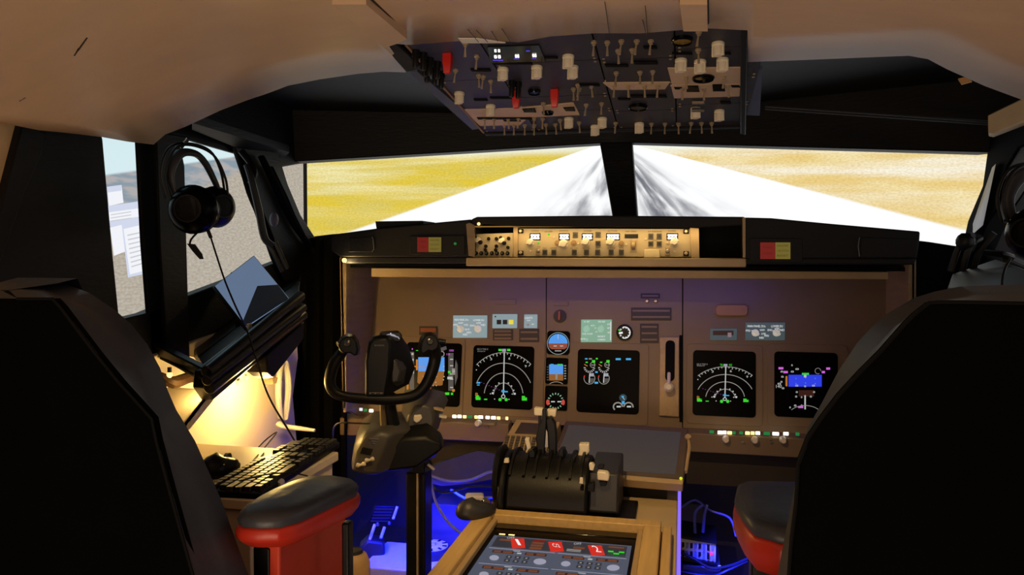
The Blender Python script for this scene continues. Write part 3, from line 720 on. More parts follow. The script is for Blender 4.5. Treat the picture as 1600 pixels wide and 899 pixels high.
for x, y, c in ((857.5, 366.5, 'G'), (857, 369.5, 'Y'), (841.5, 380, 'G')):
    u, v = FM.uv(x, y); mb = MB(); mb.ball(FM.pt(u, v, .001), .0028, 8); mb.build('indicator_lamp', PAL[c], mcp)
for x, y in ((866, 371), (841, 393), (829.5, 393), (1009, 374), (1043, 380), (1054, 393.5), (978.5, 382.5), (904, 381)):
    u, v = FM.uv(x, y); mb = MB(); mb.lathe(FM, u, v, [(.0022, 0), (.0022, .005), (.0001, .006)], 8); mb.build('small_lamp', knob_m, mcp)
for x, y in ((841, 393), (1043, 393)):
    u, v = FM.uv(x, y); mb = MB(); mb.box(FM, u-.0065, v-.011, 0, u+.0065, v+.009, .002); mb.build('switch_plate', tanlite, mcp, bev=.001); toggle(FM, mcp, u, v, .016, steel)
# printed legends
dk = E('legend_ink', (70, 55, 35), .01); PAL['k'] = M('legend_brown_ink', (60, 46, 30), .7)
d = Draw(FM, .0004)
for s_, x, y, w in (('COURSE', 836, 361, 12), ('IAS/MACH', 881, 361, 14), ('HEADING', 918, 361, 12), ('ALTITUDE', 957, 361, 15), ('VERT SPEED', 986, 362, 18), ('A/P ENGAGE', 1023, 362, 22), ('COURSE', 1050, 361, 12),
                    ('F/D', 842, 386, 5), ('N1', 851, 388, 5), ('SPEED', 865, 388, 10), ('LVL CHG', 897, 388, 12), ('HDG SEL', 916, 388, 12), ('APP', 934, 388, 7), ('ALT HLD', 955, 388, 12), ('V/S', 971, 388, 7), ('CMD', 1023, 376, 8), ('A/T ARM', 857, 362, 12)):
    d.text(s_, x, y, 2.1, 'k', w)
d.build('legends', mcp)
rp = thing('radio_selector_panel', PY(770, 402, YM), 'small tan panel crowded with knobs at the left of the autopilot panel', 'control panel')
mb = MB(); mb.pxprism(FM, [(740, 366), (802, 364), (802, 402), (740, 402)], -.05, 0); mb.build('face_plate', mcp_m, rp, bev=.001)
for x, y, r in ((747, 376, .008), (785, 377, .008), (751, 379, .005), (788, 380, .005)):
    u, v = FM.uv(x, y); knob(FM, rp, u, v, r, .014, knob_m if r > .006 else plas)
for x, y in ((759.5, 385), (776, 385), (745, 373), (764, 373.5), (776, 373.5), (783, 372), (795, 373), (759, 391), (775, 391), (794, 387)):
    u, v = FM.uv(x, y); mb = MB(); mb.lathe(FM, u, v, [(.0048, 0), (.0048, .006), (.003, .008), (.0001, .008)], 12); mb.build('rotary_selector', plas, rp)
for k in range(7):
    x = 744+k*8.2; u, v = FM.uv(x, 396); mb = MB(); mb.lathe(FM, u, v, [(.0058, 0), (.0058, .002), (.0042, .002), (.0042, .006), (.0001, .006)], 12, mi=0); mb.lathe(FM, u, v, [(.0025, .006), (.002, .009), (.0001, .009)], 8, mi=1); mb.build('push_button', [plas, steel], rp)
# =================== MAIN INSTRUMENT PANEL ===================
tl = math.radians(9)
YP = 2.42; zP = PY(960, 540, YP).z
FP = Fr((CX, YP, zP), (1, 0, 0), (0, math.sin(tl), math.cos(tl)))
ip = thing('instrument_panel', (CX, YP+.02, .62), 'wide brown-grey instrument panel with six black flight displays', 'instrument panel')
def pp(pix, n0, n1, m_, name, bev=.001, parent=None, lab=None, r=None):
    mb = MB()
    if r:
        us = [FP.uv(x, y, n1) for x, y in pix]; u0 = min(u for u, v in us); u1 = max(u for u, v in us); v0 = min(v for u, v in us); v1 = max(v for u, v in us)
        mb.prism(FP, rr(u0, v0, u1, v1, r), n0, n1)
    else: mb.pxprism(FP, pix, n0, n1)
    o = mb.build(name, m_, parent or ip, bev=bev)
    if lab: o['label'] = lab
    return o
R4 = lambda x0, y0, x1, y1: [(x0, y0), (x1, y0), (x1, y1), (x0, y1)]
mb = MB(); mb.box(FP, FP.uv(560, 500)[0], FP.uv(900, 700)[1], -.034, FP.uv(1392, 500)[0], FP.uv(900, 402)[1], -.021); mb.build('added_backing_board', blackmat, ip)  # added behind the boards so no light leaks through their joints
# three boards with joints at x=853 and x=1066
pp([(588, 424), (853, 425), (853, 664), (560, 650)], -.02, 0, panel_m, 'left_board')
pp([(854.5, 425), (1066, 427), (1066, 672), (853, 664)], -.02, 0, panel_m, 'centre_board')
pp([(1067.5, 427), (1390, 430), (1390, 684), (1067, 672)], -.02, 0, panel_m, 'right_board')
# cheeks and shroud frame around
def worldloft(pa, pb, m_, name, bev=.002):
    mb = MB(); mb.loft([pa, pb]); return mb.build(name, m_, ip, bev=bev)
YF = 2.25
def cheek(out, inn, m_):
    A = [PY(x, y, YF) for x, y in out]; B = [PY(x, y, YP+.02) for x, y in inn]
    P = [A[0], A[1], B[1], B[0]]; return P
lc = [PY(536, 402, YF), PY(541, 640, YF-.0), FP.px(566, 652, -.005), FP.px(592, 420, -.005)]
worldloft(lc, [p+Vector((-.012, 0, 0)) for p in lc], frame_m, 'left_cheek')
rc = [PY(1424, 404, YF), PY(1424, 690, YF), FP.px(1383, 690, -.005), FP.px(1383, 425, -.005)]
worldloft(rc, [p+Vector((.012, 0, 0)) for p in rc], frame_m, 'right_cheek')
FF = Fr((CX, YF, 1.1), (1, 0, 0), (0, 0, 1))
mb = MB(); mb.pxprism(FF, [(531, 404), (541, 404), (541, 645), (536, 645)], -.15, 0); mb.build('left_post', frame_m, ip, bev=.002)
mb = MB(); mb.pxprism(FF, [(1419, 404), (1430, 404), (1428, 700), (1419, 700)], -.15, 0); mb.build('right_post', frame_m, ip, bev=.002)
mb = MB(); P = [PY(580, 419, YF+.02), PY(1388, 425, YF+.02), PY(1388, 437, YF+.02), PY(580, 433, YF+.02)]
mb.loft([P, [p+Vector((0, .012, 0)) for p in P]]); mb.build('upper_rail', tanlite, ip, bev=.002)
mb = MB(); mb.wbox(-1.02, YF+.03, PY(900, 421, YF).z, .60, YP+.12, PY(900, 421, YF).z+.01); mb.build('shroud_top', blackmat, ip)
mb = MB(); mb.wbox(-.8, YF+.045, PY(900, 430, YF).z-.004, .45, YF+.05, PY(900, 430, YF).z); s_ = mb.build('blue_light_strip', E('blue_strip', (40, 40, 255), 1.5), ip)
# displays
def surround(x0, y0, x1, y1): pp(R4(x0, y0, x1, y1), 0, .0025, panel_m, 'display_surround', r=.012)
def display(x0, y0, x1, y1, lab, r=.011, m_=satin):
    return pp(R4(x0, y0, x1, y1), .002, .005, m_, 'flight_display', r=r, bev=0, lab=lab)
surround(625, 528, 722, 652); surround(728, 533, 848, 648); surround(888, 538, 1012, 660); surround(1073, 540, 1192, 662); surround(1199, 540, 1325, 665)
ZD = .0053
# --- left attitude display
pf = display(636, 537, 718, 633, 'attitude display half hidden by the yoke')
d = Draw(FP, ZD)
d.rect(640, 550, 647, 609, 'd'); d.rect(635.5, 589, 638.5, 609, 'O')
d.rect(653.5, 558.5, 694.5, 580.5, 'S'); d.poly([(653, 580.5), (694, 580.5), (691.5, 602), (688, 603), (657, 602), (652, 598)], 'B')
d.line([(641, 573), (653, 573)], 2.2, 'O'); d.rect(650, 562, 653, 579, 'O'); d.line([(653, 574), (668, 574.5)], 1, 'O')
d.rect(642, 577, 647, 584, 't'); d.rect(643, 552, 646, 555, 't'); d.rect(643, 561, 646.5, 564, 't')
d.poly([(685, 545), (697, 541), (698, 546), (687, 551)], 'd'); d.arc(690, 553.5, 4, 4.2, 0, 360, 1.3, 'g', 14); d.rect(700.5, 552, 708.5, 611, 'd'); d.poly([(712, 562), (715, 570), (715, 590), (711, 603), (710, 580)], 'd')
d.text('1000', 705.5, 548, 3.2, 'M', 7); d.text('10', 700.5, 554, 3.2, 'M', 5)
for y in (561, 571, 584, 592, 605): d.rect(703, y, 708, y+1.6, 't')
d.rect(706, 576, 711, 586, 'g'); d.rect(700, 580, 704, 583.5, 'G'); d.text('80', 709, 580.5, 4, 't', 4)
d.rect(699, 589, 707, 593, 't'); d.disc(708.5, 610.5, 2.4, 'O'); d.rect(695.5, 613.5, 702, 617.5, 'G'); d.rect(704.5, 614, 708, 617.5, 'G')
for x, y in ((661, 588), (665, 583), (681, 588), (680, 597), (676, 602), (681, 602), (693, 572), (693, 579), (693, 588), (692, 593)): d.rect(x, y, x+1.6, y+1.6, 't')
d.poly([(669, 612), (675, 610), (681, 613), (686, 618), (686, 619), (668, 619)], 'd'); d.rect(670, 611, 672, 619, 't'); d.line([(673, 606), (672, 613)], 1.4, 'O'); d.text('0 3', 679, 616, 4, 't', 9); d.line([(650, 548), (658, 548)], 1.2, 'G'); d.rect(643.5, 544.5, 645, 547, 'M')
d.build('screen_graphics', pf)
# --- navigation displays
def nav(x0, y0, x1, y1, lab, ytop, ybot, dim=False):
    o = display(x0, y0, x1, y1, lab); d = Draw(FP, ZD); W = x1-x0; cx = x0+W*.53; cx = x0+W*.515
    sy = (ybot-ytop)/80.0; cy = ybot-3
    Y = lambda v: cy - v*sy
    g_ = 'g'
    d.arc(cx, cy, 62*1.0, 71*sy, 47, 134, 1.1, g_, 40); d.arc(cx-.5, cy, 46, 54*sy, 24, 157, 1.2, g_, 36); d.arc(cx-.5, cy, 30.5, 38*sy, 8, 172, 1.2, g_, 30); d.arc(cx-.5, cy, 16, 22*sy, 8, 172, 1.1, g_, 24)
    d.line([(cx+.5, Y(72)), (cx-1, Y(3))], 1.3, 't'); d.line([(cx+1.2, Y(72)), (cx-.2, Y(3))], .5, 't')
    for k in range(-8, 9):
        a = math.radians(90+k*5.3); r1 = 1.0; r2 = .955 if k % 2 else .93
        d.line([(cx+62*r1*math.cos(a), cy-71*sy*r1*math.sin(a)), (cx+62*r2*math.cos(a), cy-71*sy*r2*math.sin(a))], .9, 't')
    for dx, v, s_ in ((-20, 60.5, '3'), (8.5, 61.5, '6'), (34, 49, '9')): d.text(s_, cx+dx, Y(v), 3.6, 't', 3)
    for dx, v in ((-43, 43), (-21, 4.5), (-14.5, -4), (13, 4), (8, -4.5)): d.disc(cx+dx, Y(v), .9, 't', n=8)
    for a in (25, 45, 65, 115, 135, 155): d.disc(cx-.5+17.5*math.cos(math.radians(a)), cy-24*sy*math.sin(math.radians(a)), 1.1, 't', n=8)
    d.disc(cx-17.5, Y(5.5), 1.7, 't', n=10); d.disc(cx+17, Y(4.5), 1.7, 't', n=10)
    d.rect(cx-3, Y(77), cx+3.2, Y(72.5), 'l'); d.text('TRK', cx-6.2, Y(75), 3.4, 'G', 4.6); d.text('MAG', cx+8, Y(75), 3.4, 'G', 4.6); d.rect(cx-8.5, Y(77), cx-3.5, Y(73.5), 'G') if not dim else None; d.rect(cx+5, Y(77), cx+9.8, Y(73.5), 'G') if not dim else None
    d.text('GS 0 TAS 0', x0+14, Y(76.5), 2.6, 'g', 17); d.text('000/0', x0+12, Y(73), 1.6, 'g', 12)
    d.rect(cx-4, Y(10.5), cx+1, Y(7), 'C'); d.rect(cx+1, Y(9), cx+6, Y(6.8), 'C')
    d.arc(cx-1, Y(0), 2.6, 3*sy, 0, 360, 1.3, 't', 14)
    eMP = MATS.get('route_violet') or E('route_violet', (110, 40, 120), .7)
    for k in range(9):
        xx = cx-36+k*4; d.rect(xx, Y(23.5-k*1.75), xx+1.6, Y(22.2-k*1.75), eMP)
    if not dim: d.rect(cx-42, Y(23.5), cx-37, Y(21), 'C'); d.rect(cx-42, Y(19.5), cx-38, Y(17.8), 'C')
    d.text('R', cx-42, Y(3.5), 5, 'O', 5); d.text('DME', cx-40.5, Y(-2), 3.6, 'G', 8); d.rect(cx-44, Y(1.8), cx-39, Y(-5.5), 'G'); d.rect(cx-41, Y(-2), cx-36.5, Y(-5.5), 'G'); d.rect(cx-31, Y(-3.5), cx-26, Y(-5.5), 'G')
    d.disc(cx-6, Y(-5), 2.6, 'G', n=10); d.disc(cx+3.6, Y(-5), 2.6, 'G', n=10); d.rect(cx+28, Y(1), cx+33, Y(-6.5), 'G'); d.rect(cx+32, Y(-1.5), cx+36, Y(-6.5), 'G')
    d.build('screen_graphics', o); return o
nav(740, 542, 832, 637, 'left navigation display with grey range arcs', 545.5, 623)
nav(1083, 550, 1181, 649, 'right navigation display with grey range arcs', 570, 627, True)
# --- centre engine display
ed = display(903, 548, 998, 644, 'engine display with small round gauges')
d = Draw(FP, ZD)
for cx_, cy_ in ((921, 573.5), (943.5, 573.5)):
    d.arc(cx_, cy_, 8.5, 9, -10, -180, 1.2, 'd', 18)
    for a in range(-170, 0, 22): d.line([(cx_+6*math.cos(math.radians(a)), cy_-6.4*math.sin(math.radians(a))), (cx_+9*math.cos(math.radians(a)), cy_-9.4*math.sin(math.radians(a)))], 1, 't')
    d.arc(cx_+5, cy_-3, 3.8, 4.0, 0, 360, 1.0, 'g', 14); d.rect(cx_+4, cy_-10.5, cx_+9, cy_-6.5, 'G'); d.rect(cx_-6, cy_-8, cx_-2.5, cy_-6, 'G'); d.line([(cx_-8, cy_-4), (cx_-3, cy_-1)], 1.2, 'O'); d.text('0.0', cx_+5.5, cy_-3, 2.4, 't', 5)
    d.arc(cx_, cy_+18, 8.5, 9, 30, 200-390, 1.0, 'g', 26); d.rect(cx_+1, cy_+10, cx_+7, cy_+15, 'l'); d.poly([(cx_, cy_+18), (cx_, cy_+26), (cx_+6, cy_+23.5), (cx_+8, cy_+18)], 'd'); d.line([(cx_+.5, cy_+10), (cx_-.5, cy_+25)], 1.5, 't'); d.arc(cx_, cy_+18, 8.5, 9, 150, 172, 1.5, 'R', 5)
d.rect(914, 560, 918, 562, 'C'); d.rect(920, 560, 925, 562, 'g'); d.rect(931, 559.5, 934, 562, 'G'); d.rect(930, 580.5, 934, 583, 'C'); d.rect(929, 597, 934.5, 600, 'C'); d.rect(962, 560, 970, 563, 'C'); d.rect(978, 560, 986, 563, 'C')
eTe = E('dark_teal', (14, 60, 75), .8); d.disc(973.5, 622, 6, eTe); d.line([(972, 620), (976, 625)], 1, 't'); d.rect(971, 619, 975, 621, 'C'); d.rect(971.5, 627, 976, 632, 'C')
d.arc(965.5, 636, 7, 6.5, 0, 225, 2.2, 'g', 20); d.arc(982, 636, 7, 6.5, -10, 180, 2.2, 'g', 20); d.rect(963.5, 634.5, 970, 637, 't'); d.rect(979.5, 634.5, 986, 637, 't')
d.build('screen_graphics', ed)
# --- right attitude display
pr = display(1210, 552, 1309, 651, 'attitude display with a bright blue band beside the right seat')
d = Draw(FP, ZD)
d.rect(1232, 586, 1284, 604.5, 'b')
for x, y in ((1243, 591), (1243, 599), (1258, 590), (1258, 598), (1273, 591), (1273, 599)): d.rect(x, y, x+1.5, y+1.5, 'S')
d.rect(1253, 583, 1264, 586, 'G'); d.rect(1256, 586, 1260, 590, 't'); d.poly([(1248, 610), (1272, 610), (1272, 620), (1248, 620)], 'm'); d.rect(1216.5, 574, 1224, 577.5, 'M'); d.rect(1224, 580, 1231, 583.5, 'M')
d.rect(1284, 580, 1289, 583.5, 'M'); d.rect(1291, 574.5, 1297, 578, 'M'); d.rect(1227, 589, 1230.5, 603, 'r'); d.line([(1229, 588), (1229, 604)], 2.4, 'O')
for x, y, w in ((1236, 571, 3), (1242, 577, 7), (1235, 581, 6), (1219, 581, 5), (1220, 589, 5), (1214, 600, 7), (1221, 607, 5), (1242, 603, 6), (1256, 604, 4), (1268, 603, 6), (1243, 613, 4), (1270, 613, 4), (1242, 620, 4), (1251, 621, 3), (1265, 620, 4), (1251, 634, 3), (1240, 634, 5), (1233, 637, 3), (1219, 597, 4)): d.text('8', x+w/2, y, 3, 't', w*.8)
d.text('140', 1217, 604, 5, 't', 9); d.arc(1278, 580, 4.5, 4.5, 0, 300, .8, 'g', 14); d.line([(1258, 618), (1258, 640)], 2.2, 't'); d.rect(1247, 635, 1255, 638, 'M'); d.arc(1258, 650, 26, 16, 35, 145, 1, 'g', 14)
d.build('screen_graphics', pr)
# --- standby column
s1 = display(855, 518, 890, 554, 'small standby horizon with blue sky half', r=.010)
d = Draw(FP, ZD); d.poly([(872+15*math.cos(math.radians(a)), 537-15*math.sin(math.radians(a))) for a in range(0, 181, 12)], 'S')
eBr2 = E('standby_brown', (150, 70, 50), .8); d.poly([(857, 537), (887, 537), (886, 543), (882, 546), (862, 546), (858, 543)], eBr2); d.line([(865, 541), (870, 541)], 1.4, 't'); d.line([(875, 541), (880, 541)], 1.4, 't'); d.arc(872, 537, 12.5, 12.5, 15, 165, .8, 'C', 20); d.line([(872, 523), (872, 530)], 1, 't'); d.rect(867, 547.5, 877, 549.5, 'g'); d.arc(872, 537, 16.8, 17, 0, 360, .9, eLGp, 30); d.build('screen_graphics', s1)
s2 = display(853, 560, 887, 600, 'small standby display split blue above brown', r=.006)
d = Draw(FP, ZD); d.rect(858, 570, 880, 585, 'S'); d.rect(858, 585, 880, 595, 'B'); d.rect(868, 583, 871, 593, 'g'); d.rect(871, 569, 879, 570.5, 'G'); d.rect(860, 569, 865, 570.5, 'C')
for k in range(6): d.rect(881.5, 571+k*4, 884.5, 572.8+k*4, 'g'); d.rect(854.5, 573+k*4, 857, 574.5+k*4, 'd')
d.arc(869, 604, 12, 7, 30, 150, 1, 'g', 12); d.build('screen_graphics', s2)
s3 = display(852, 604, 886, 641, 'small standby compass with red side marks', r=.006)
d = Draw(FP, ZD)
for k in range(16):
    a = 2*PI*k/16; d.line([(868+9.5*math.cos(a), 627-10*math.sin(a)), (868+12.5*math.cos(a), 627-13*math.sin(a))], 1.6, eMint)
eRdS = E('compass_red', (200, 70, 60), .8); d.disc(856, 629, 2.6, eRdS, 4.6); d.disc(880, 629, 2.6, eRdS, 4.6); d.line([(861, 628), (867, 628)], 1.8, 't'); d.line([(871, 628), (877, 628)], 1.8, 't'); d.build('screen_graphics', s3)
# --- backlit selector plates
eRg = E('dim_backlit_grey', (62, 76, 82), .9)
def selplate(x0, y0, x1, y1, m_, lab): return pp([(x0, y0), (x1, y0), (x1-.5, y1), (x0-.5, y1)], 0, .006, m_, 'selector_plate', lab=lab, bev=.0012)
knob_b = M('backlit_ivory_knob', (226, 220, 200), .45)
knob_b.node_tree.nodes['Principled BSDF'].inputs['Emission Color'].default_value = L3((190, 190, 175)); knob_b.node_tree.nodes['Principled BSDF'].inputs['Emission Strength'].default_value = .45
def pointer_knob(parent, x, y, r, a, m_=knob_b):
    u, v = FP.uv(x, y, .006); mb = MB(); mb.lathe(FP, u, v, [(r, .006), (r, .012), (r*.7, .014), (.0001, .014)], 16)
    c, s_ = math.cos(a), math.sin(a); q = [(u+p*c-w*s_, v+p*s_+w*c) for p, w in ((-r*1.1, -r*.35), (r*1.0, -r*.25), (r*1.3, 0), (r*1.0, r*.25), (-r*1.1, r*.35))]
    mb.prism(FP, q, .01, .02); return mb.build('selector_knob', m_, parent, bev=.0008)
a_ = selplate(708, 493, 761, 528, eLGp, 'pale backlit plate with two pointer knobs')
d = Draw(FP, .0063); d.text('MAIN PANEL DUs', 721, 500, 3, 'W', 22); d.text('LOWER DU', 748, 500.5, 3, 'W', 17)
for s_, x, y in (('NORM', 720, 505), ('PFD', 712, 508), ('OUTBD', 728, 508), ('ENG PRI', 730, 515), ('MFD', 733, 520), ('INBD', 727, 523), ('NORM', 748, 505), ('ENG', 738, 509), ('ND', 755, 508)): d.text(s_, x, y, 2.9, 'W', 7)
d.build('legend', a_); pointer_knob(a_, 720, 514.5, .0115, 2.3); pointer_knob(a_, 747, 514.5, .0115, 2.3)
a_ = selplate(769.5, 491, 808, 513, eLGp, 'pale backlit plate with three square lamps')
for x, m_ in ((779.5, 'K'), (789, 'K'), (798.5, 'Y')):
    mb = MB(); mb.pxprism(FP, R4(x-3.4, 500, x+3.4, 507), .005, .0085); mb.build('square_lamp', PAL[m_], a_)
mb = MB(); mb.pxprism(FP, R4(773, 494, 775, 496), .005, .0068); mb.build('screw', blackmat, a_)
a_ = selplate(819, 491.5, 839.5, 513, eLGp, 'pale backlit plate with one small toggle')
d = Draw(FP, .0063); d.text('LIGHTS', 826, 497, 3, 'W', 12); d.text('DIM', 826, 501, 2, 'W', 5); d.text('BRT', 833, 507, 2, 'W', 4); d.build('legend', a_)
u, v = FP.uv(825.5, 508); toggle(FP, a_, u, v, .018, knob_m)
a_ = selplate(908, 499.5, 956, 535, eMint, 'mint backlit plate with two dials')
d = Draw(FP, .0063)
for s_, x, y, w in (('N1 SET', 917, 503, 9), ('SPD REF', 940, 503, 11), ('AUTO', 926, 509, 6), ('BOTH', 951, 507, 4), ('V1', 930, 513, 3), ('SET', 951, 513, 4), ('WT', 932, 519, 3), ('VREF', 951, 520, 4), ('FUEL FLOW', 918, 522, 16), ('RESET', 940, 526, 12), ('RATE', 911, 530, 7), ('USED', 940, 531, 12)): d.text(s_, x, y, 2.4, 'W', w)
d.line([(954.3, 503), (954, 532)], 1, 'W'); d.build('legend', a_); mk = E('mint_dial', (150, 190, 165), .9); pointer_knob(a_, 916.5, 514.5, .010, 1.2, mk); pointer_knob(a_, 939, 514.5, .010, 1.2, mk); pointer_knob(a_, 917, 531, .004, 1.2, mk)
a_ = selplate(1165, 504, 1227, 532, eRg, 'grey plate with two pointer knobs before the right seat')
d = Draw(FP, .0063); d.text('MAIN PANEL DUs', 1182, 510, 3.4, 'W', 28); d.text('LOWER DU', 1214, 510, 3.4, 'W', 18)
for s_, x, y in (('PFD', 1169, 517), ('NORM', 1191, 516), ('OUTBD', 1193, 522), ('MFD', 1198, 525), ('INBD', 1190, 528), ('ENG', 1203, 516), ('NORM', 1214, 514), ('ND', 1222, 516)): d.text(s_, x, y, 3.0, 'W', 7)
d.build('legend', a_); pointer_knob(a_, 1180, 520.5, .0105, 2.6); pointer_knob(a_, 1213, 520.5, .0105, 2.6)
a_ = selplate(1110, 513.5, 1152, 532, eRg, 'grey plate with a brown slot window')
mb = MB(); mb.pxprism(FP, R4(1114, 517, 1146, 524), .005, .0075); mb.build('slot_window', M('slot_brown', (70, 45, 30), .5), a_); mb = MB(); mb.pxprism(FP, R4(1137, 520, 1143, 527), .005, .009); mb.build('slide_tab', white_pl, a_)
# --- unlit dark inserts
def insert(x0, y0, x1, y1, m_=panel_dk, lines=3, lab=None):
    o = pp(R4(x0, y0, x1, y1), 0, .004, m_, 'dark_insert', bev=.0008, lab=lab); mb = MB()
    for k in range(lines):
        y = y0+(y1-y0)*(k+.5)/lines; mb.pxprism(FP, R4(x0+2.5, y-1.4, x1-2.5, y+1.4), .003, .0055)
    mb.build('button_row', panel_m, o); return o
insert(770, 515, 801, 532); insert(811, 514, 842, 535, lines=2); insert(655, 510, 683, 524, lines=1, lab='dark insert with a rust strip')
insert(986, 481, 1049, 500.5, lines=2); insert(1000, 506, 1029, 536); insert(764, 468, 806, 476, panel_m, 1); insert(865, 471, 888, 478, panel_m, 1); insert(1001, 459, 1031, 466, lines=1)
mb = MB(); mb.pxprism(FP, R4(657, 513, 681, 519), .004, .006); mb.build('rust_strip', M('rust_label', (150, 75, 35), .6), ip)
for x in (1011, 1024.5):
    u, v = FP.uv(x, 471); mb = MB(); mb.lathe(FP, u, v, [(.006, 0), (.006, .006), (.004, .009), (.0001, .009)], 12); mb.build('brass_lamp', brass, ip)
mb = MB(); mb.pxprism(FP, [(x, -y) for x, y in rr(1118, -494, 1169, -476, 6, 4)], 0, .012); mb.build('nameplate', M('ochre_plate', (165, 120, 70), .5, bump=.4), ip, bev=.003)
# rotary selector and flap gauge
u, v = FP.uv(875, 494.5); mb = MB(); mb.lathe(FP, u, v, [(.020, 0), (.020, .005), (.0001, .005)], 24); r_ = mb.build('brake_selector', panel_dk, ip, bev=.001)
mb = MB(); mb.box(FP, u-.003, v-.013, .005, u+.003, v+.014, .018); mb.build('pointer', M('selector_orange', (175, 85, 45), .5), r_, bev=.001)
u, v = FP.uv(976, 520); mb = MB(); mb.lathe(FP, u, v, [(.0245, 0), (.0245, .010), (.021, .011), (.0205, .006), (.0001, .006)], 30); fg = mb.build('flap_gauge', plas, ip)
d = Draw(FP, .0062); 
for k in range(11):
    a = math.radians(205-k*36+10); 
    if 150 < (205-k*36) % 360 < 200: continue
    d.disc(976+7.6*math.cos(a), 520-8*math.sin(a), 1.6, 'A' if False else 't', n=8)
d.arc(976, 520, 8.5, 8.8, -110, 110, 1.4, 'W', 24); d.line([(967, 521), (973, 520)], 3, 'W'); d.line([(966, 515), (969, 518)], 1.5, 'G'); d.build('dial_marks', fg)
# --- gear lever housing
gh = pp([(1031, 527), (1061, 527), (1061, 652), (1030, 650)], 0, .012, M('gear_plate_tan', (178, 150, 112), .5, var=.2, scale=30), 'gear_lever_plate', bev=.002)
mb = MB(); us = [FP.uv(x, y, .013) for x, y in ((1040, 532), (1054, 596))]; mb.prism(FP, rr(us[0][0], us[1][1], us[1][0], us[0][1], .012), .011, .0135); mb.build('lever_slot', blackmat, gh)
mb = MB(); u, v = FP.uv(1045, 605, .03); mb.tube([FP.pt(u, v+.04, .012), FP.pt(u, v+.01, .04)], .005, 8); mb.lathe(FP, u, v, [(.011, .02), (.014, .03), (.014, .05), (.008, .058), (.0001, .058)], 16); mb.build('gear_lever', knob_m, gh)
mb = MB()
for k in range(18): 
    x = random.uniform(1033, 1055); y = random.uniform(617, 646); mb.pxprism(FP, R4(x, y, x+random.uniform(2, 6), y+random.uniform(2, 7)), .011, random.uniform(.013, .016))
mb.build('legend_plates', tanlite, gh)
mb = MB()
for y in (542, 556, 571): u, v = FP.uv(1036, y, .012); mb.lathe(FP, u, v, [(.0025, .012), (.002, .015), (.0001, .015)], 8)
mb.build('screw', steel, gh)
mb = MB(); mb.pxprism(FP, [(1061.5, 524), (1067, 524), (1067, 660), (1061.5, 660)], -.01, .003); mb.build('joint_gap', blackmat, ip)
# lower ledge with its lamps
def ledge(x0, x1, yt0, yt1, yb, name):
    A = [FP.px(x0, yt0, .0), FP.px(x1, yt1, .0)]; n = .045
    q = [FP.uv(x0, yt0), FP.uv(x1, yt1)]; 
    top = [A[0], A[1], A[1]+Vector((0, -.05, -.005)), A[0]+Vector((0, -.05, -.005))]
    mb = MB(); mb.loft([top, [p+Vector((0, (0 if i > 1 else 0), -.055)) for i, p in enumerate(top)], ]); o = mb.build(name, panel_m, ip, bev=.003); return A
lA = ledge(541, 800, 646, 656, 700, 'lower_ledge'); rA = ledge(1068, 1385, 668, 684, 712, 'lower_ledge')
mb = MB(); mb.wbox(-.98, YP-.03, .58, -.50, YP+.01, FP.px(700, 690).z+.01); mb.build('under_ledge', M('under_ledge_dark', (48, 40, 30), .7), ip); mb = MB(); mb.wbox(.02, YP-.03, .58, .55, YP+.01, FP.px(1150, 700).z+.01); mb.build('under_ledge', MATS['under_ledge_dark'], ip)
def lamps(rows_, A):
    y0 = A.y-.051
    for px_, py_, w, c in rows_:
        a = PY(px_-w/2, py_, y0); b = PY(px_+w/2, py_, y0); h = .0045
        mb = MB(); mb.wbox(a.x, y0-.002, a.z-h, b.x, y0+.002, a.z+h); mb.build('ledge_lamp', PAL[c], ip, bev=.001)
eLg = E('lamp_soft_green', (25, 120, 60), .9); PAL['q'] = eLg
lamps([(564, 640, 5, 'W'), (571, 641, 5, 'q'), (580, 642, 6, 'X'), (710, 651, 6, 'X'), (718, 651, 6, 'X'), (726, 651.5, 5, 'A'), (734, 651.5, 7, 'q'), (744, 652, 5, 'A'), (751, 652, 7, 'X'), (762, 652.5, 6, 'X'), (771, 653, 7, 'X'), (779, 653.5, 5, 'A'), (792, 654, 4, 'A')], lA[0]) 
lamps([(1112, 675, 7, 'q'), (1125, 676, 7, 'X'), (1132, 676, 6, 'X'), (1140, 676.5, 7, 'A'), (1147, 676.5, 5, 'q'), (1158, 676.5, 6, 'q'), (1168, 677, 7, 'A'), (1176, 677, 6, 'A'), (1184, 677, 7, 'X'), (1198, 677.5, 10, 'q'), (1212, 678, 10, 'X'), (1228, 678, 8, 'X'), (1246, 678.5, 6, 'q')], rA[0])
FL = Fr((CX, lA[0].y-.052, .7), (1, 0, 0), (0, 0, 1))
for x, y in ((748, 661), (1134, 686), (1179, 687), (1223, 687), (590, 655)):
    u, v = FL.uv(x, y); mb = MB(); mb.lathe(FL, u, v, [(.010, 0), (.010, .012), (.007, .02), (.0001, .02)], 14); mb.build('ledge_knob', knob_m, ip)
for x, y in ((775, 662), (762, 667), (575, 660), (1160, 690), (1205, 690)):
    u, v = FL.uv(x, y); mb = MB(); mb.lathe(FL, u, v, [(.004, 0), (.004, .006), (.0001, .006)], 10); mb.build('screw', steel, ip)
# corner bulb at the left end of the glareshield
b_ = thing('bulb', PY(538, 407, YG-.01)-Vector((0, 0, .008)), 'glowing warm bulb at the left end of the glareshield', 'light bulb', 'bare warm bulbs')
mb = MB(); mb.ball(PY(538, 407, YG-.01), .007, 10); mb.build('glass', eAm, b_); mb = MB(); mb.tube([PY(538, 407, YG), PY(538, 407, YG+.02)], .005, 8); mb.build('socket', plas, b_)
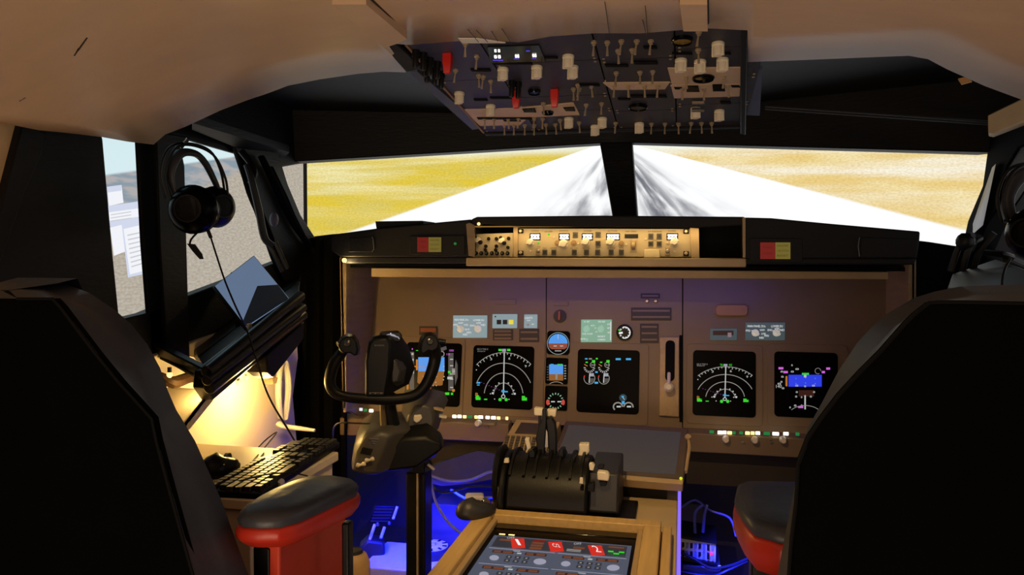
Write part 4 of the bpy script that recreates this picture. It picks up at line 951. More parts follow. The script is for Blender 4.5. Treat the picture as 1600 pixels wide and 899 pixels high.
# =================== PEDESTAL ===================
ZT = .655
pd = thing('centre_pedestal', (CX, 1.65, 0), 'tan boxed centre pedestal running between the two seats', 'pedestal')
mb = MB(); mb.wbox(-.445, .95, 0, -.004, 2.2, ZT); mb.build('body', ped_m, pd, bev=.003)
# raised pine frame round the touch screen
zF = ZT+.03
FT = Fr((CX, 1.5, zF), (1, 0, 0), (0, 1, 0))
fr_o = [FT.uv(*p) for p in ((752, 793), (1036, 815))]
yF1 = (fr_o[0][1]+fr_o[1][1])/2
tf = thing('touch_screen_frame', (CX, 1.4, ZT), 'pine frame holding a radio touch screen on the pedestal', 'screen frame')
uL0, uR0 = FT.uv(672, 892)[0], FT.uv(1030, 860)[0]
uL1, uR1 = FT.uv(770, 815)[0], FT.uv(1004, 850)[0]
v1i = FT.uv(900, 815)[1]; vN = -.52
def bd(u0, v0, u1, v1, name='frame_board', m_=wood, n0=-.03, n1=0.0): mb = MB(); mb.box(FT, u0, v0, n0, u1, v1, n1); return mb.build(name, m_, tf, bev=.0025)
wb = .036
uLi, uRi = uL0+wb, uR0-wb
bd(uL0, yF1-wb, uR0, yF1); bd(uL0, vN, uLi, yF1-wb); bd(uRi, vN, uR0, yF1-wb)
bd(uR0+.003, vN, uR0+.022, yF1-.01, 'side_batten', wood, -.03, -.008)
bd(uLi, vN, uLi+.012, yF1-wb, 'inner_ledge', tanlite, -.03, -.009); bd(uRi-.012, vN, uRi, yF1-wb, 'inner_ledge', tanlite, -.03, -.009)
bd(uLi, yF1-wb-.035, uRi, yF1-wb, 'inner_ledge', glossy, -.03, -.018)
ts = bd(uLi+.006, vN, uRi-.006, yF1-wb, 'touch_screen', satin, -.029, -.020)
FS2 = Fr(FT.pt(0, 0, -.0195), FT.U, FT.V)
d = Draw(FS2, 0)
# picture is laid out by rows of the radio stack: u 0..1 across, v metres down from the top edge
a_u, b_u = uLi+.022, uRi-.020; vt = FS2.uv(880, 845)[1]
def Q(u, v): 
    p = FS2.pt(a_u+(b_u-a_u)*u, vt-v); q = ROT.transposed() @ (p-EYE); return (800+F*q.x/-q.z, 449.5-F*q.y/-q.z)
def rq(u0, v0, u1, v1, c, sk=0): d.poly([Q(u0, v0), Q(u1, v0), Q(u1+sk, v1), Q(u0+sk, v1)], c)
rq(0, 0, 1, .62, 's'); rq(.03, .006, .97, .064, 'z')
rq(.03, -.012, .075, -.006, 'A'); rq(.10, -.012, .145, -.006, 'A')
eTagR = E('tag_red', (205, 35, 28), 1.0)
def tagq(uc, v, txt):
    d.poly([Q(uc-.068, v-.002), Q(uc+.027, v-.008), Q(uc+.072, v+.044), Q(uc-.018, v+.052)], eTagR)
    n = d.up(); vs, fs = glyphs(txt); x0 = min(p[0] for p in vs); x1 = max(p[0] for p in vs); y0 = min(p[1] for p in vs); y1 = max(p[1] for p in vs)
    out = []
    for x, y in vs:
        a = (x-(x0+x1)/2)/(x1-x0); b = (y-(y0+y1)/2)/(y1-y0); w = (.022 if txt == '1' else .040) if len(txt) == 1 else .05; h = .032 if len(txt) == 1 else .018
        uu = uc+.003+a*w-b*.048*(h/.032); vv = v+.0215-b*h-a*.0
        out.append(FS2.pt(a_u+(b_u-a_u)*uu, vt-vv, n))
    d.mb.add(out, fs, d.mi('W'))
rq(.06, .018, .15, .028, 'r'); rq(.17, .018, .22, .026, 'r'); rq(.07, .036, .14, .040, 'z')
for k in range(4): rq(.30, .006+k*.0145, .385, .017+k*.0145, 'r' if k != 0 else eMC)
rq(.52, .046, .62, .052, 'z'); rq(.60, .030, .68, .040, 'r'); rq(.72, .012, .80, .02, 'r'); rq(.84, .012, .95, .02, 'r'); rq(.56, .044, .66, .05, 'g'); rq(.56, .052, .66, .057, 'g')
tagq(.20, .014, '1'); tagq(.475, .016, 'C/2'); tagq(.76, .018, '2')
for uu, vv in ((.865, .036), (.905, .046), (.94, .036)): rq(uu-.02, vv, uu+.018, vv+.008, 'G')
for uu in (.05, .15, .64): 
    pass
d.text('OFF', Q(.13, .008)[0], Q(.13, .008)[1], 3, 't', 12); d.text('OFF', Q(.62, .012)[0], Q(.62, .012)[1], 3, 't', 12)
for r in range(6):
    v = .076+r*.082
    for c in range(2):
        u0 = .02+.49*c
        rq(u0, v, u0+.47, v+.074, eSlateD if False else 's'); d.line([Q(u0, v-.004), Q(u0+.47, v-.004)], .8, 'l')
        rq(u0+.04, v+.006, u0+.19, v+.019, 'm'); rq(u0+.05, v+.008, u0+.10, v+.017, 'O' if False else 'r'); rq(u0+.115, v+.008, u0+.18, v+.017, 'r')
        rq(u0+.27, v+.006, u0+.42, v+.019, 'm'); rq(u0+.28, v+.008, u0+.33, v+.017, 'r'); rq(u0+.35, v+.008, u0+.41, v+.017, 'r')
        rq(u0+.215, v+.01, u0+.245, v+.016, 't')
        x, y = Q(u0+.08, v+.046); d.disc(x, y, 7.5, 'l', 4.2); x, y = Q(u0+.395, v+.046); d.disc(x, y, 10, 'l', 4.8)
        for k in range(3):
            for j in range(2): rq(u0+.155+k*.06, v+.028+j*.019, u0+.195+k*.06, v+.042+j*.019, 'z'); rq(u0+.168+k*.06, v+.032+j*.019, u0+.182+k*.06, v+.038+j*.019, 'g')
        rq(u0+.18, v+.001, u0+.23, v+.004, 't')
d.build('radio_page', ts)
# computer mouse resting on the frame's front left corner
mc = FT.pt(*FT.uv(748, 806)); 
def mouse(c, ang, label, L=.098, W=.058, H=.034, m1=plasg):
    c = Vector(c); t = thing('computer_mouse', c, label, 'mouse'); U = Vector((math.cos(ang), math.sin(ang), 0)); V = Vector((-math.sin(ang), math.cos(ang), 0))
    mb = MB(); rings = []
    for h, k in ((0, .86), (.15, .98), (.4, 1.0), (.7, .86), (.9, .6), (1.0, .2)):
        rings.append([c+U*(math.cos(a)*abs(math.cos(a))**-.25*L/2*k if abs(math.cos(a)) > 1e-3 else 0)+V*(math.sin(a)*W/2*k)+Vector((0, 0, h*H*(1-.25*math.cos(a)))) for a in [2*PI*i/24 for i in range(24)]])
    mb.loft(rings); mb.build('shell', m1, t, ang=60)
    mb = MB(); fw = Fr(c+U*L*.27+Vector((0, 0, H*.72)), U, Vector((0, 0, 1))); mb.lathe(fw, 0, 0, [(.0001, -.004), (.009, -.004), (.009, .004), (.0001, .004)], 14); mb.build('scroll_wheel', steel, t)
    mb = MB(); mb.tube([c+U*L*.15+Vector((0, 0, H*.88)), c+U*L*.46+Vector((0, 0, H*.45))], .0012, 6); mb.build('button_split', plas, t)
    return t
mouse(mc+Vector((-.006, 0, 0)), math.radians(50), 'dark mouse lying on the pine screen frame, half over its corner')

# ---- tilted tablet monitor and keypad unit ----
An, Af = PY(1068, 748, 1.95), PY(1078, 672, 2.10)
FB = Fr(An, (1, 0, 0), Vector((0, Af.y-An.y, Af.z-An.z)))
tm = thing('tablet_monitor', (FB.px(960, 700).x, 2.02, ZT), 'slanted tablet monitor with a dim blue-grey screen behind the levers', 'monitor')
def bp_(fr, pix, n0, n1, m_, name, par, bev=.002): mb = MB(); mb.pxprism(fr, pix, n0, n1); return mb.build(name, m_, par, bev=bev)
bp_(FB, [(884, 657), (1076, 669), (1069, 750), (852, 738)], -.012, 0, M('brown_bezel', (84, 70, 58), .45), 'casing', tm, .004)
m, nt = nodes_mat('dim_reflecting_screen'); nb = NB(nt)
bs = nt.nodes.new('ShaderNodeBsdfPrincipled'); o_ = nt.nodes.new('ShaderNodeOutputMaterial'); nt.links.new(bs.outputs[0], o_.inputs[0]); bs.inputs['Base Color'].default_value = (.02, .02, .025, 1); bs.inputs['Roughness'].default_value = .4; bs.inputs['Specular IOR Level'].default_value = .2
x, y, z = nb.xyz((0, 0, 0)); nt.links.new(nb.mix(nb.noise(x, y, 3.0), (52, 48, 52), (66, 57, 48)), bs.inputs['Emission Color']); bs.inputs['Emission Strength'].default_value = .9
bp_(FB, [(889, 664), (1064, 676), (1055, 742), (864, 729)], -.001, .0008, m, 'screen', tm, 0)
bp_(FB, [(960, 741), (1068, 750), (1067, 757), (958, 748)], -.02, .006, tanlite, 'support_lip', tm)
mb = MB(); mb.ball(FB.px(1064, 748, .009), .004, 8); l = mb.build('power_light', E('lamp_yellow_green', (190, 200, 30), 1.3), tm)
# side bracket, hinge, hidden stand
mb = MB(); mb.tube([FB.px(1074, 680, -.004), FB.px(1077, 700, -.01), FB.px(1071, 738, -.006)], .005, 8); mb.lathe(Fr(FB.px(1075, 684, 0), FB.U, FB.V), 0, 0, [(.008, -.01), (.008, .004), (.0001, .004)], 12); mb.build('side_clamp', tanlite, tm)
mb = MB(); mb.wbox(-.30, 1.97, ZT, -.03, 2.06, ZT+.07); mb.build('stand', plas, tm)
cd = thing('keypad_computer', (FB.px(830, 690).x, 2.02, ZT), 'tan flight computer keypad with small screen left of the levers', 'keypad')
FCd = Fr(PY(776, 714, 1.97), (1, 0, 0), FB.V)
bp_(FCd, [(806, 655), (876, 659), (846, 720), (774, 713)], -.05, 0, tanlite, 'housing', cd, .003)
bp_(FCd, [(814, 660), (848, 662), (838, 679), (804, 677)], 0, .002, M('dim_brown_screen', (70, 60, 48), .3), 'screen', cd, .001)
mb = MB(); mb.wbox(FCd.px(790, 700).x-.02, 1.99, ZT, FCd.px(850, 700).x, 2.05, ZT+.06); mb.build('stand', plas, cd)
kO = FCd.uv(783, 709); k1 = FCd.uv(795, 682); 
kmesh = None; key_c = M('keypad_cap', (92, 82, 66), .5)
for r in range(7):
    for c in range(9):
        u = kO[0]+.006+c*.0142; v = kO[1]+.003+r*.0098
        if kmesh is None:
            mb = MB(); f0 = Fr((0, 0, 0), FCd.U, FCd.V); mb.prism(f0, rr(-.0052, -.0034, .0052, .0034, .001, 2), 0, .003)
            o = mb.build('key', key_c, cd); kmesh = o.data; o0 = LOC[cd.name]
            # re-centre on its own spot
            for vv in kmesh.vertices: vv.co += o0
            kmesh.update(); o.location = FCd.pt(u, v, 0)-o0
        else:
            o = bpy.data.objects.new('key', kmesh); col.objects.link(o); o.parent = cd; o.location = FCd.pt(u, v, 0)-LOC[cd.name]
        
# ---- throttle quadrant ----
YQ = 1.82
tq = thing('throttle_quadrant', (CX, YQ, ZT), 'black throttle quadrant with tall levers on the pedestal', 'throttle')
xq0, xq1 = PY(790, 760, YQ-.09).x, PY(918, 760, YQ-.09).x
FX = Fr((0, YQ, ZT), (0, 1, 0), (0, 0, 1))     # N = +X
def rq_(cy, cz, r, a0, a1, n=16): return [(cy+r*math.cos(math.radians(a0+(a1-a0)*i/n)), cz+r*math.sin(math.radians(a0+(a1-a0)*i/n))) for i in range(n+1)]
prof = rq_(.0, .045, .095, 190, -10)+[(.10, .0), (-.085, 0)]
prof = [(-.085, .004)]+[(x, z) for x, z in rq_(0, .030, .105, 175, 5, 18)]+[(.10, .004)]
mb = MB(); mb.prism(FX, prof, xq0, xq1); mb.build('drum', plas, tq, bev=.006)
mb = MB(); mb.prism(FX, [(x*1.03, z*1.02+.0) for x, z in prof], xq0-.018, xq0-.002); mb.build('left_cheek', plas, tq, bev=.005)
prof2 = [(-.075, .03), (-.06, .112), (.09, .125), (.10, 0), (.02, 0), (-.05, .012)]
xq2 = PY(966, 740, YQ-.07).x
mb = MB(); mb.prism(FX, prof2, xq1+.001, xq2); mb.build('right_panel', plasg, tq, bev=.004)
mb = MB(); mb.wbox(xq1-.03, YQ-.12, ZT, PY(990, 803, YQ-.1).x, YQ+.09, ZT+.012); mb.build('base_plate', plas, tq, bev=.004)
# ridges between the levers on top of the drum
mb = MB()
for px_ in (805, 826, 842, 861, 877, 896, 912):
    x = PY(px_, 712, YQ-.02).x; mb.prism(FX, [(a*1.05, .032+(b-.030)*1.07) for a, b in rq_(0, .030, .105, 140, 35, 10)]+[(0, .08)], x-.003, x+.003)
mb.build('slot_ridges', plas, tq)
def P_(x, y, Y=YQ): return PY(x, y, Y)
fq = facing(850, 680, YQ)
def lever(pts, w, name, m_, yy=YQ, t=.02, bev=.002):
    mb = MB(); P = [PY(x, y, yy) for x, y in pts]; mb.loft([P, [p+Vector((0, t, 0)) for p in P]]); return mb.build(name, m_, tq, bev=bev)
a_ = lever([(840, 714), (837, 684), (841, 668), (847, 655), (847, 640), (853, 640), (854, 655), (851, 700), (850, 714)], 0, 'thrust_lever', plas); a_['label'] = 'left tall black thrust lever'
a_ = lever([(858, 714), (856, 680), (853, 656), (860, 652), (867, 662), (869, 680), (869, 714)], 0, 'thrust_lever', plas); a_['label'] = 'right tall black thrust lever'
lever([(851, 700), (849, 675), (852, 668), (856, 676), (857, 700)], 0, 'silver_insert', steel, YQ+.004, .01, .001)
for pts in ([(834, 637), (848, 639), (847, 651), (834, 650)], [(854, 640), (869, 640), (868, 653), (855, 652)]):
    lever(pts, 0, 'reverser_handle', knob_m, YQ+.03, .02, .003)
for x in (843, 861):
    lever([(x-2, 650), (x+2, 650), (x+3, 712), (x-3, 712)], 0, 'reverser_stem', plas, YQ+.028, .008, .001)
a_ = lever([(819, 686), (826, 685), (829, 700), (824, 716), (818, 716), (823, 701)], 0, 'speed_brake_lever', knob_m, YQ, .018, .003)
lever([(827, 716), (825, 706), (832, 703), (836, 708), (836, 716)], 0, 'guide_block', plas, YQ-.03, .04); lever([(871, 714), (873, 704), (880, 704), (881, 716)], 0, 'guide_block', plas, YQ-.03, .04); lever([(889, 722), (894, 714), (899, 714), (898, 724)], 0, 'guide_block', plas, YQ-.04, .04)
a_ = lever([(901, 720), (905, 703), (904, 694), (920, 694), (921, 706), (917, 712), (913, 713), (910, 721)], 0, 'flap_lever', knob_m, YQ, .022, .004)
lever([(933, 738), (935, 737), (949, 739), (952, 744), (951, 753), (933, 751)], 0, 'park_brake_knob', knob_m, YQ-.085, .02, .003)
lever([(936, 752), (948, 753), (947, 760), (938, 760)], 0, 'knob_stem', plas, YQ-.078, .02, .001)
lever([(920, 725), (926, 724), (929, 728), (927, 736), (921, 735)], 0, 'small_catch', knob_m, YQ-.06, .012, .001)
lever([(906, 747), (911, 748), (911, 757), (905, 756)], 0, 'light_latch', knob_m, YQ-.105, .008, .001)
lever([(788, 717), (794, 717), (795, 724), (787, 724)], 0, 'trim_cap', knob_m, YQ-.06, .01, .001)
lever([(918, 758), (928, 756), (928, 770), (918, 768)], 0, 'selector_block', plas, YQ-.10, .02, .001); lever([(933, 729), (943, 728), (943, 733), (934, 733)], 0, 'selector_block', plas, YQ-.06, .02, .001)
mb = MB(); mb.lathe(Fr((xq0-.02, YQ-.02, ZT+.08), (0, 1, 0), (0, 0, 1)), 0, 0, [(.07, -.012), (.075, -.002), (.075, .0), (.06, .002), (.0001, .002)], 28); mb.build('trim_wheel', plas, tq)

# =================== YOKE ON ITS POST ===================
YY = 1.95
post = thing('yoke_post', (PY(655, 760, YY+.02).x, YY+.02, 0), 'black metal post standing on the floor under the yoke', 'post')
xp = PY(653, 800, YY).x
mb = MB(); mb.wbox(xp-.030, YY-.01, .006, xp+.022, YY+.05, PY(653, 738, YY).z); mb.build('upright', plas, post, bev=.004)
mb = MB(); mb.wbox(xp+.001, YY-.016, .01, xp+.006, YY-.009, PY(653, 722, YY).z); mb.build('edge_strip', brass, post, bev=.001)
mb = MB(); mb.wbox(xp-.10, YY-.08, 0, xp+.10, YY+.12, .008); mb.build('foot_plate', plas, post, bev=.002)
fq = facing(655, 720, YY); mb = MB(); mb.prism(fq, [fq.q(x, y) for x, y in ((643, 712), (668, 708), (676, 724), (672, 728), (664, 722), (664, 736), (646, 736))], 0, .03); mb.build('clamp', plas, post, bev=.003)
mb = MB(); mb.tube([fq.l(668, 722, .03), fq.l(678, 730, .035)], .005, 8); mb.build('clamp_screw', steel, post)
YK = 1.88
f = facing(610, 640, YK)
yk = thing('control_yoke', f.l(625, 735, 0), 'black control yoke with two grips and a wedge-shaped base on a post', 'yoke')
def fl(pix, n0, n1, m_, name, bev=.004, mir=None, par=None, inset=0):
    mb = MB(); mb.prism(f, [f.q(x, y) for x, y in pix], n0, n1, inset=inset); return mb.build(name, m_, par or yk, bev=bev, seg=3)
# base: wedge housing leaning away, rounded shoulders
def ring(pix, n): return [f.l(x, y, n) for x, y in pix]
mb = MB()
mb.loft([ring([(556, 690), (566, 668), (586, 656), (628, 658), (655, 668), (664, 700), (660, 732), (600, 735), (556, 728)], -.12),
         ring([(553, 700), (562, 676), (580, 662), (630, 662), (650, 674), (650, 700), (640, 728), (600, 736), (553, 730)], -.02),
         ring([(551, 716), (558, 688), (572, 670), (600, 664), (618, 672), (606, 706), (594, 736), (575, 736), (552, 729)], .035),
         ring([(556, 722), (560, 700), (572, 680), (592, 672), (606, 680), (596, 706), (586, 730), (572, 731), (557, 727)], .05)])
mb.build('base_housing', M('yoke_base_plastic', (70, 67, 62), .42, var=.1, bump=.1, bscale=200), yk, bev=.005, ang=50)
mb = MB(); mb.loft([ring([(600, 736), (612, 690), (636, 668), (668, 664), (690, 680), (697, 700), (680, 720), (640, 737)], -.02), ring([(594, 736), (606, 700), (630, 684), (664, 684), (688, 694), (690, 703), (680, 710), (650, 730)], .02)]); mb.build('lower_shroud', plas, yk, bev=.006)
# rear hump with white buttons
mb = MB(); mb.loft([ring([(622, 690), (630, 645), (646, 630), (676, 620), (700, 626), (707, 640), (700, 655), (690, 690)], -.12), ring([(630, 690), (638, 654), (648, 638), (662, 636), (672, 640), (678, 650), (679, 665), (672, 690)], -.02)]); mb.build('rear_housing', MATS['yoke_base_plastic'], yk, bev=.006, ang=50)
mb = MB(); mb.tube([f.l(612, 668, -.01), f.l(606, 640, -.005), f.l(606, 616, 0)], [.022, .021, .020], 14); mb.build('column', plas, yk)
mb = MB(); mb.tube([f.l(600, 674, .012), f.l(598, 640, .01), f.l(600, 618, .01)], .008, 10); mb.build('column_rod', M('column_brown', (96, 80, 56), .4), yk)
for k, (x, y) in enumerate(((566, 716), (579, 709))):
    mb = MB(); mb.tube([f.l(x-5.5, y+.5, .060), f.l(x-3.5, y+.3, .062), f.l(x, y, .062), f.l(x+3, y-1, .062), f.l(x+5, y-1.4, .060)], [.007, .0065, .0035, .0065, .007], 10, flat=.8); mb.build('white_slider', knob_m, yk)
fl([(564, 700), (568, 690), (584, 694), (580, 704)], .045, .052, plas, 'slider_slot', .001)
mb = MB()
for k in range(4): y = 677+k*3.2; w = 7-k*1.9; mb.prism(f, [f.q(*p) for p in ((585-w+1.5*k*.2, y), (585+w, y+.8), (585+w-1, y+2.4), (585-w+1.2, y+1.6))], .045, .0545)
mb.build('triangle_emblem', steel, yk)
fl([(647, 652), (658, 651), (660, 656), (656, 661), (651, 664), (646, 660)], -.02, -.008, knob_m, 'white_button', .002)
fl([(678, 642), (694, 646), (694, 650), (679, 646)], -.05, -.03, tanlite, 'side_button', .001); fl([(688, 655), (700, 658), (698, 661), (687, 659)], -.05, -.03, knob_m, 'side_button', .001)
# the U-shaped wheel
mb = MB(); pth = [(547, 536), (537, 548), (525, 566), (519, 590), (524, 606), (538, 614), (560, 618), (600, 621), (630, 620), (650, 614), (664, 600), (674, 578), (679, 555), (676, 535)]
mb.tube([f.l(x, y, .03+(.02 if i in (0, 13) else 0)) for i, (x, y) in enumerate(pth)], [.010, .0115, .0125, .0125, .0125, .012, .0125, .013, .0125, .0125, .013, .014, .014, .013], 14, smooth=5, flat=1.15)
mb.build('wheel', plas, yk, ang=60)
for side, cx_, cy_, s_ in (('left', 548, 537, 1), ('right', 669, 536, -1)):
    mb = MB(); mb.loft([ring([(cx_+s_*a, cy_+b) for a, b in ((-17, -2), (-14, -12), (-4, -18), (8, -17), (14, -8), (17, 4), (16, 14), (10, 17), (2, 10), (-8, 12), (-15, 6))], .015), ring([(cx_+s_*a, cy_+b) for a, b in ((-15, -2), (-12, -11), (-3, -16), (7, -15), (12, -7), (14, 4), (13, 11), (9, 14), (2, 9), (-6, 10), (-13, 5))], .062)])
    gp = mb.build('grip_head', plas, yk, bev=.004, ang=60); gp['label'] = side+' grip head with buttons'
    u, v = f.q(cx_-s_*1, cy_-6); mb = MB(); mb.lathe(f, u, v, [(.009, .06), (.009, .066), (.006, .070), (.0001, .070)], 14); mb.build('thumb_hat', plasg, gp)
    mb = MB(); mb.ball(f.l(cx_+s_*1, cy_-9, .070), .0042, 8); mb.build('chrome_button', steel, gp)
    mb = MB(); mb.tube([f.l(cx_-s_*12, cy_-4, .03), f.l(cx_-s_*26 if side == 'right' else cx_-s_*17, cy_-3, .035)], [.008, .006], 10); mb.build('trim_rocker', plas, gp)
# centre body with clip display
mb = MB(); mb.loft([ring([(578, 606), (590, 540), (596, 524), (625, 522), (640, 545), (650, 580), (640, 606), (612, 618)], -.04), ring([(572, 616), (572, 560), (577, 530), (584, 522), (606, 521), (614, 532), (612, 575), (604, 617)], .035), ring([(574, 614), (574, 560), (579, 534), (586, 527), (604, 526), (610, 535), (608, 575), (601, 615)], .045)])
cb = mb.build('centre_body', plas, yk, bev=.004, ang=50)
mb = MB(); mb.loft([ring([(606, 545), (622, 552), (636, 575), (632, 600), (618, 606), (606, 600)], .0), ring([(610, 560), (618, 560), (626, 578), (622, 594), (612, 596)], .03)]); mb.build('side_wing', plasg, yk, bev=.004)
fl([(592, 526), (596, 519), (622, 518), (628, 524), (626, 533), (596, 532)], -.03, .02, plas, 'display_hood', .002)
FPk = Fr(f.pt(0, 0, .0215), f.U, f.V); d = Draw(FPk, 0); d.rect(597, 520.5, 625, 529.5, 'K'); d.line([(600, 526), (607, 523), (622, 527), (624, 530)], 1.6, 'l'); d.line([(610.5, 520.5), (610.5, 528)], 1.4, 'W'); d.arc(611, 532, 10, 9, 35, 145, 2.0, 'l', 14); d.build('timer_readout', yk)
mb = MB()
for x in (579.5, 587.5, 596): mb.ball(f.l(x, 609.5, .044), .0022, 8)
mb.build('small_studs', steel, yk)
FPk2 = Fr(f.pt(0, 0, .0465), f.U, f.V); d = Draw(FPk2, 0); d.text('BOEING', 593, 540, 2.2, PAL.setdefault('e', M('engraved_grey', (130, 125, 115), .5)), 15); d.line([(577, 614), (599, 614.3)], .9, 'e'); d.build('lettering', cb)
# thin cable from the yoke base to the left
mb = MB(); mb.tube([f.l(580, 664, -.02), f.l(555, 663, -.02), f.l(532, 663, -.03), f.l(521, 674, -.05), f.l(519, 700, -.08), f.l(519, 730, -.1)], .0022, 6, smooth=6); tag(mb.build('yoke_cable', cable_m), 'thin black cable looping left from the yoke base', 'cable')
# =================== SEATS ===================
def seat(outer, inner, Xc, label, s_):
    YB = .90
    oP = [PY(x, y, YB+.05) for x, y in outer]; iP = [PY(x, y, YB-.045) for x, y in inner]
    t = thing('pilot_seat', (Xc, 1.1, 0), label, 'seat', 'pilot seats')
    def sym(P, y): 
        P = [Vector((p.x, y, p.z)) for p in P]; return P+[Vector((2*Xc-p.x, y, p.z)) for p in P[::-1]]
    n = len(oP); cz = .95
    def shrink(R, dx, y):
        return [Vector((p.x+(Xc-p.x)*min(.5, dx/max(abs(p.x-Xc), .15)), y, p.z-dx*max(0, min(1, (p.z-.95)/.2)))) for p in R]
    A = sym(iP, YB-.045); C = sym(oP, YB+.05); B = shrink(C, .006, YB+.015)
    mid = [a.lerp(b, .55)+Vector((0, -.010, 0)) for a, b in zip(A, B)]
    mb = MB(); mb.loft([A, mid, B, C, shrink(C, .045, YB+.09), shrink(C, .085, YB+.115)], cap0=False)
    mb.build('backrest', MATS.get('bolster_leather') or M('bolster_leather', (62, 64, 71), .45, var=.15, bump=.6, bscale=22, spec=.4), t, ang=70)
    mb = MB(); mb.loft([[p+Vector((0, .004, 0)) for p in A], [p+Vector((0, .012, 0)) for p in A]]); bp = mb.build('back_panel', fabric, t)
    mb = MB(); mb.tube([p+Vector((0, -.001, 0)) for p in A[:n]]+[p+Vector((0, -.001, 0)) for p in A[n:]], .002, 6); mb.build('seam_piping', blackmat, t)
    mb = MB(); mb.wbox(Xc-.26, .99, .50, Xc+.24, 1.25, .62); mb.build('seat_cushion', leather, t, bev=.03, seg=4)
    mb = MB(); mb.wbox(Xc-.20, .95, .10, Xc+.20, 1.24, .495); mb.wbox(Xc-.25, .85, 0, Xc+.24, 1.26, .1); mb.build('seat_base', plasg, t, bev=.01)
    return t
lo = [(28, 434), (60, 436), (100, 443), (140, 458), (180, 485), (205, 507), (230, 538), (250, 575), (262, 610), (275, 640), (305, 690), (345, 780), (370, 850), (388, 899), (410, 960), (440, 1100), (455, 1300)]
li = [(28, 467), (60, 467), (83, 467), (95, 480), (110, 500), (125, 520), (150, 553), (185, 596), (212, 626), (238, 655), (245, 690), (265, 765), (283, 830), (302, 899), (320, 960), (350, 1100), (370, 1300)]
ro = [(1640, 445), (1600, 445), (1550, 446), (1500, 448), (1460, 456), (1430, 465), (1400, 482), (1375, 497), (1340, 535), (1310, 580), (1285, 628), (1262, 670), (1250, 710), (1240, 770), (1228, 830), (1215, 899), (1205, 960), (1190, 1100), (1180, 1300)]
ri = [(1640, 474), (1600, 474), (1550, 473), (1500, 472), (1470, 472), (1452, 473), (1430, 490), (1412, 508), (1377, 548), (1345, 580), (1310, 618), (1282, 655), (1262, 685), (1247, 724), (1243, 793), (1236, 846), (1232, 899), (1228, 960), (1215, 1100)]
ri = ri[:19]
SL = seat(lo, li, -.86, 'left pilot seat seen from behind, beside the cream side wall, back panel near black', -1)
SR = seat(ro, ri, .395, 'right pilot seat seen from behind, covering the right of the instrument panel', 1)
# armrests belong to the seats
def armrest(seat_, Z, top, h, panel=None, posts=(), xin=0):
    P = [PZ(x, y, Z) for x, y in top]; c = sum(P, Vector())/len(P)
    def sc_(k, dz): return [c+(p-c)*k+Vector((0, 0, dz)) for p in P]
    mb = MB(); mb.loft([sc_(.99, -.012), sc_(1.01, -.004), sc_(.96, .003), sc_(.86, .007), sc_(.5, .009)]); pad = mb.build('armrest_pad', leather, seat_, ang=70)
    mb = MB(); mb.loft([sc_(1.0, -.012), sc_(1.04, -.02), sc_(1.03, -h*.7), sc_(.88, -h)]); u = mb.build('armrest_skirt', redlea, seat_, ang=60, bev=.003); u['label'] = 'red armrest underside'
ZA = .90
armrest(SL, ZA, [(371, 806), (378, 796), (400, 782), (425, 769), (455, 756), (487, 747), (525, 746), (550, 750), (560, 757), (557, 763), (535, 773), (512, 784), (466, 804), (437, 812), (405, 813), (379, 811)], .042)
fA = Fr((-.545, 0, 0), (0, 1, 0), (0, 0, 1))
mb = MB(); mb.prism(fA, [fA.uv(x, y) for x, y in ((437, 830), (540, 790), (546, 1250), (437, 1250))], -.03, 0); u = mb.build('side_panel', redpan, SL, bev=.003); u['label'] = 'bright red upright side panel'
mb = MB(); a = PZ(420, 850, ZA-.06); mb.wbox(a.x-.016, a.y-.016, .5, a.x+.010, a.y+.01, a.z); a = PZ(543, 805, ZA-.05); mb.wbox(a.x-.006, a.y-.01, .5, a.x+.006, a.y+.01, a.z-.01); mb.build('armrest_post', plas, SL, bev=.003)
armrest(SR, ZA, [(1152, 760), (1165, 755), (1200, 755), (1262, 757), (1270, 770), (1268, 810), (1260, 838), (1220, 836), (1180, 824), (1160, 802), (1148, 780)], .062)
mb = MB(); a = PZ(1195, 835, ZA-.05); mb.wbox(a.x-.02, a.y-.02, .5, a.x+.03, a.y+.02, a.z); mb.build('armrest_post', plas, SR, bev=.004)
mb = MB(); mb.prism(fA, [fA.uv(x, y) for x, y in ((380, 888), (436, 896), (436, 1000), (380, 1000))], -.16, -.05); mb.build('seat_side_cover', redlea, SL, bev=.01)

# =================== LEFT SIDE LEDGE ===================
XI = -1.0
lg = thing('side_ledge', (-1.08, 1.8, .95), 'black stepped side ledge under the left cockpit windows', 'ledge')
def wl(A, B, m_, name, bev=.002, par=None):
    mb = MB(); mb.loft([A, B]); return mb.build(name, m_, par or lg, bev=bev)
# top board
top = [PX(322, 577, XI), PX(466, 459, XI), PX(500, 395, -1.15), PX(430, 412, -1.165), PX(301, 551, -1.165)]
top = [PX(322, 577, XI), PX(470, 458, XI), PX(512, 440, -1.15), PX(301, 545, -1.165)]
top = [PX(322, 577, XI), PX(466, 459, XI), PX(470, 425, -1.16), PX(302, 545, -1.16)]
wl(top, [p+Vector((0, 0, -.02)) for p in top], M('ledge_board', (52, 50, 48), .5, var=.25, scale=30, stretch=(8, 1, 1)), 'top_board')
gp = [PX(342, 568, XI), PX(346, 563, XI), PX(375, 470, -1.16)+Vector((0, .01, 0)), PX(371, 474, -1.16)]
q0 = top[0].lerp(top[3], .55)+Vector((0, 0, .001)); q1 = top[1].lerp(top[2], .55)+Vector((0, 0, .001))
mb = MB(); mb.tube([q0, q1], .0025, 6); mb.build('board_joint', blackmat, lg)
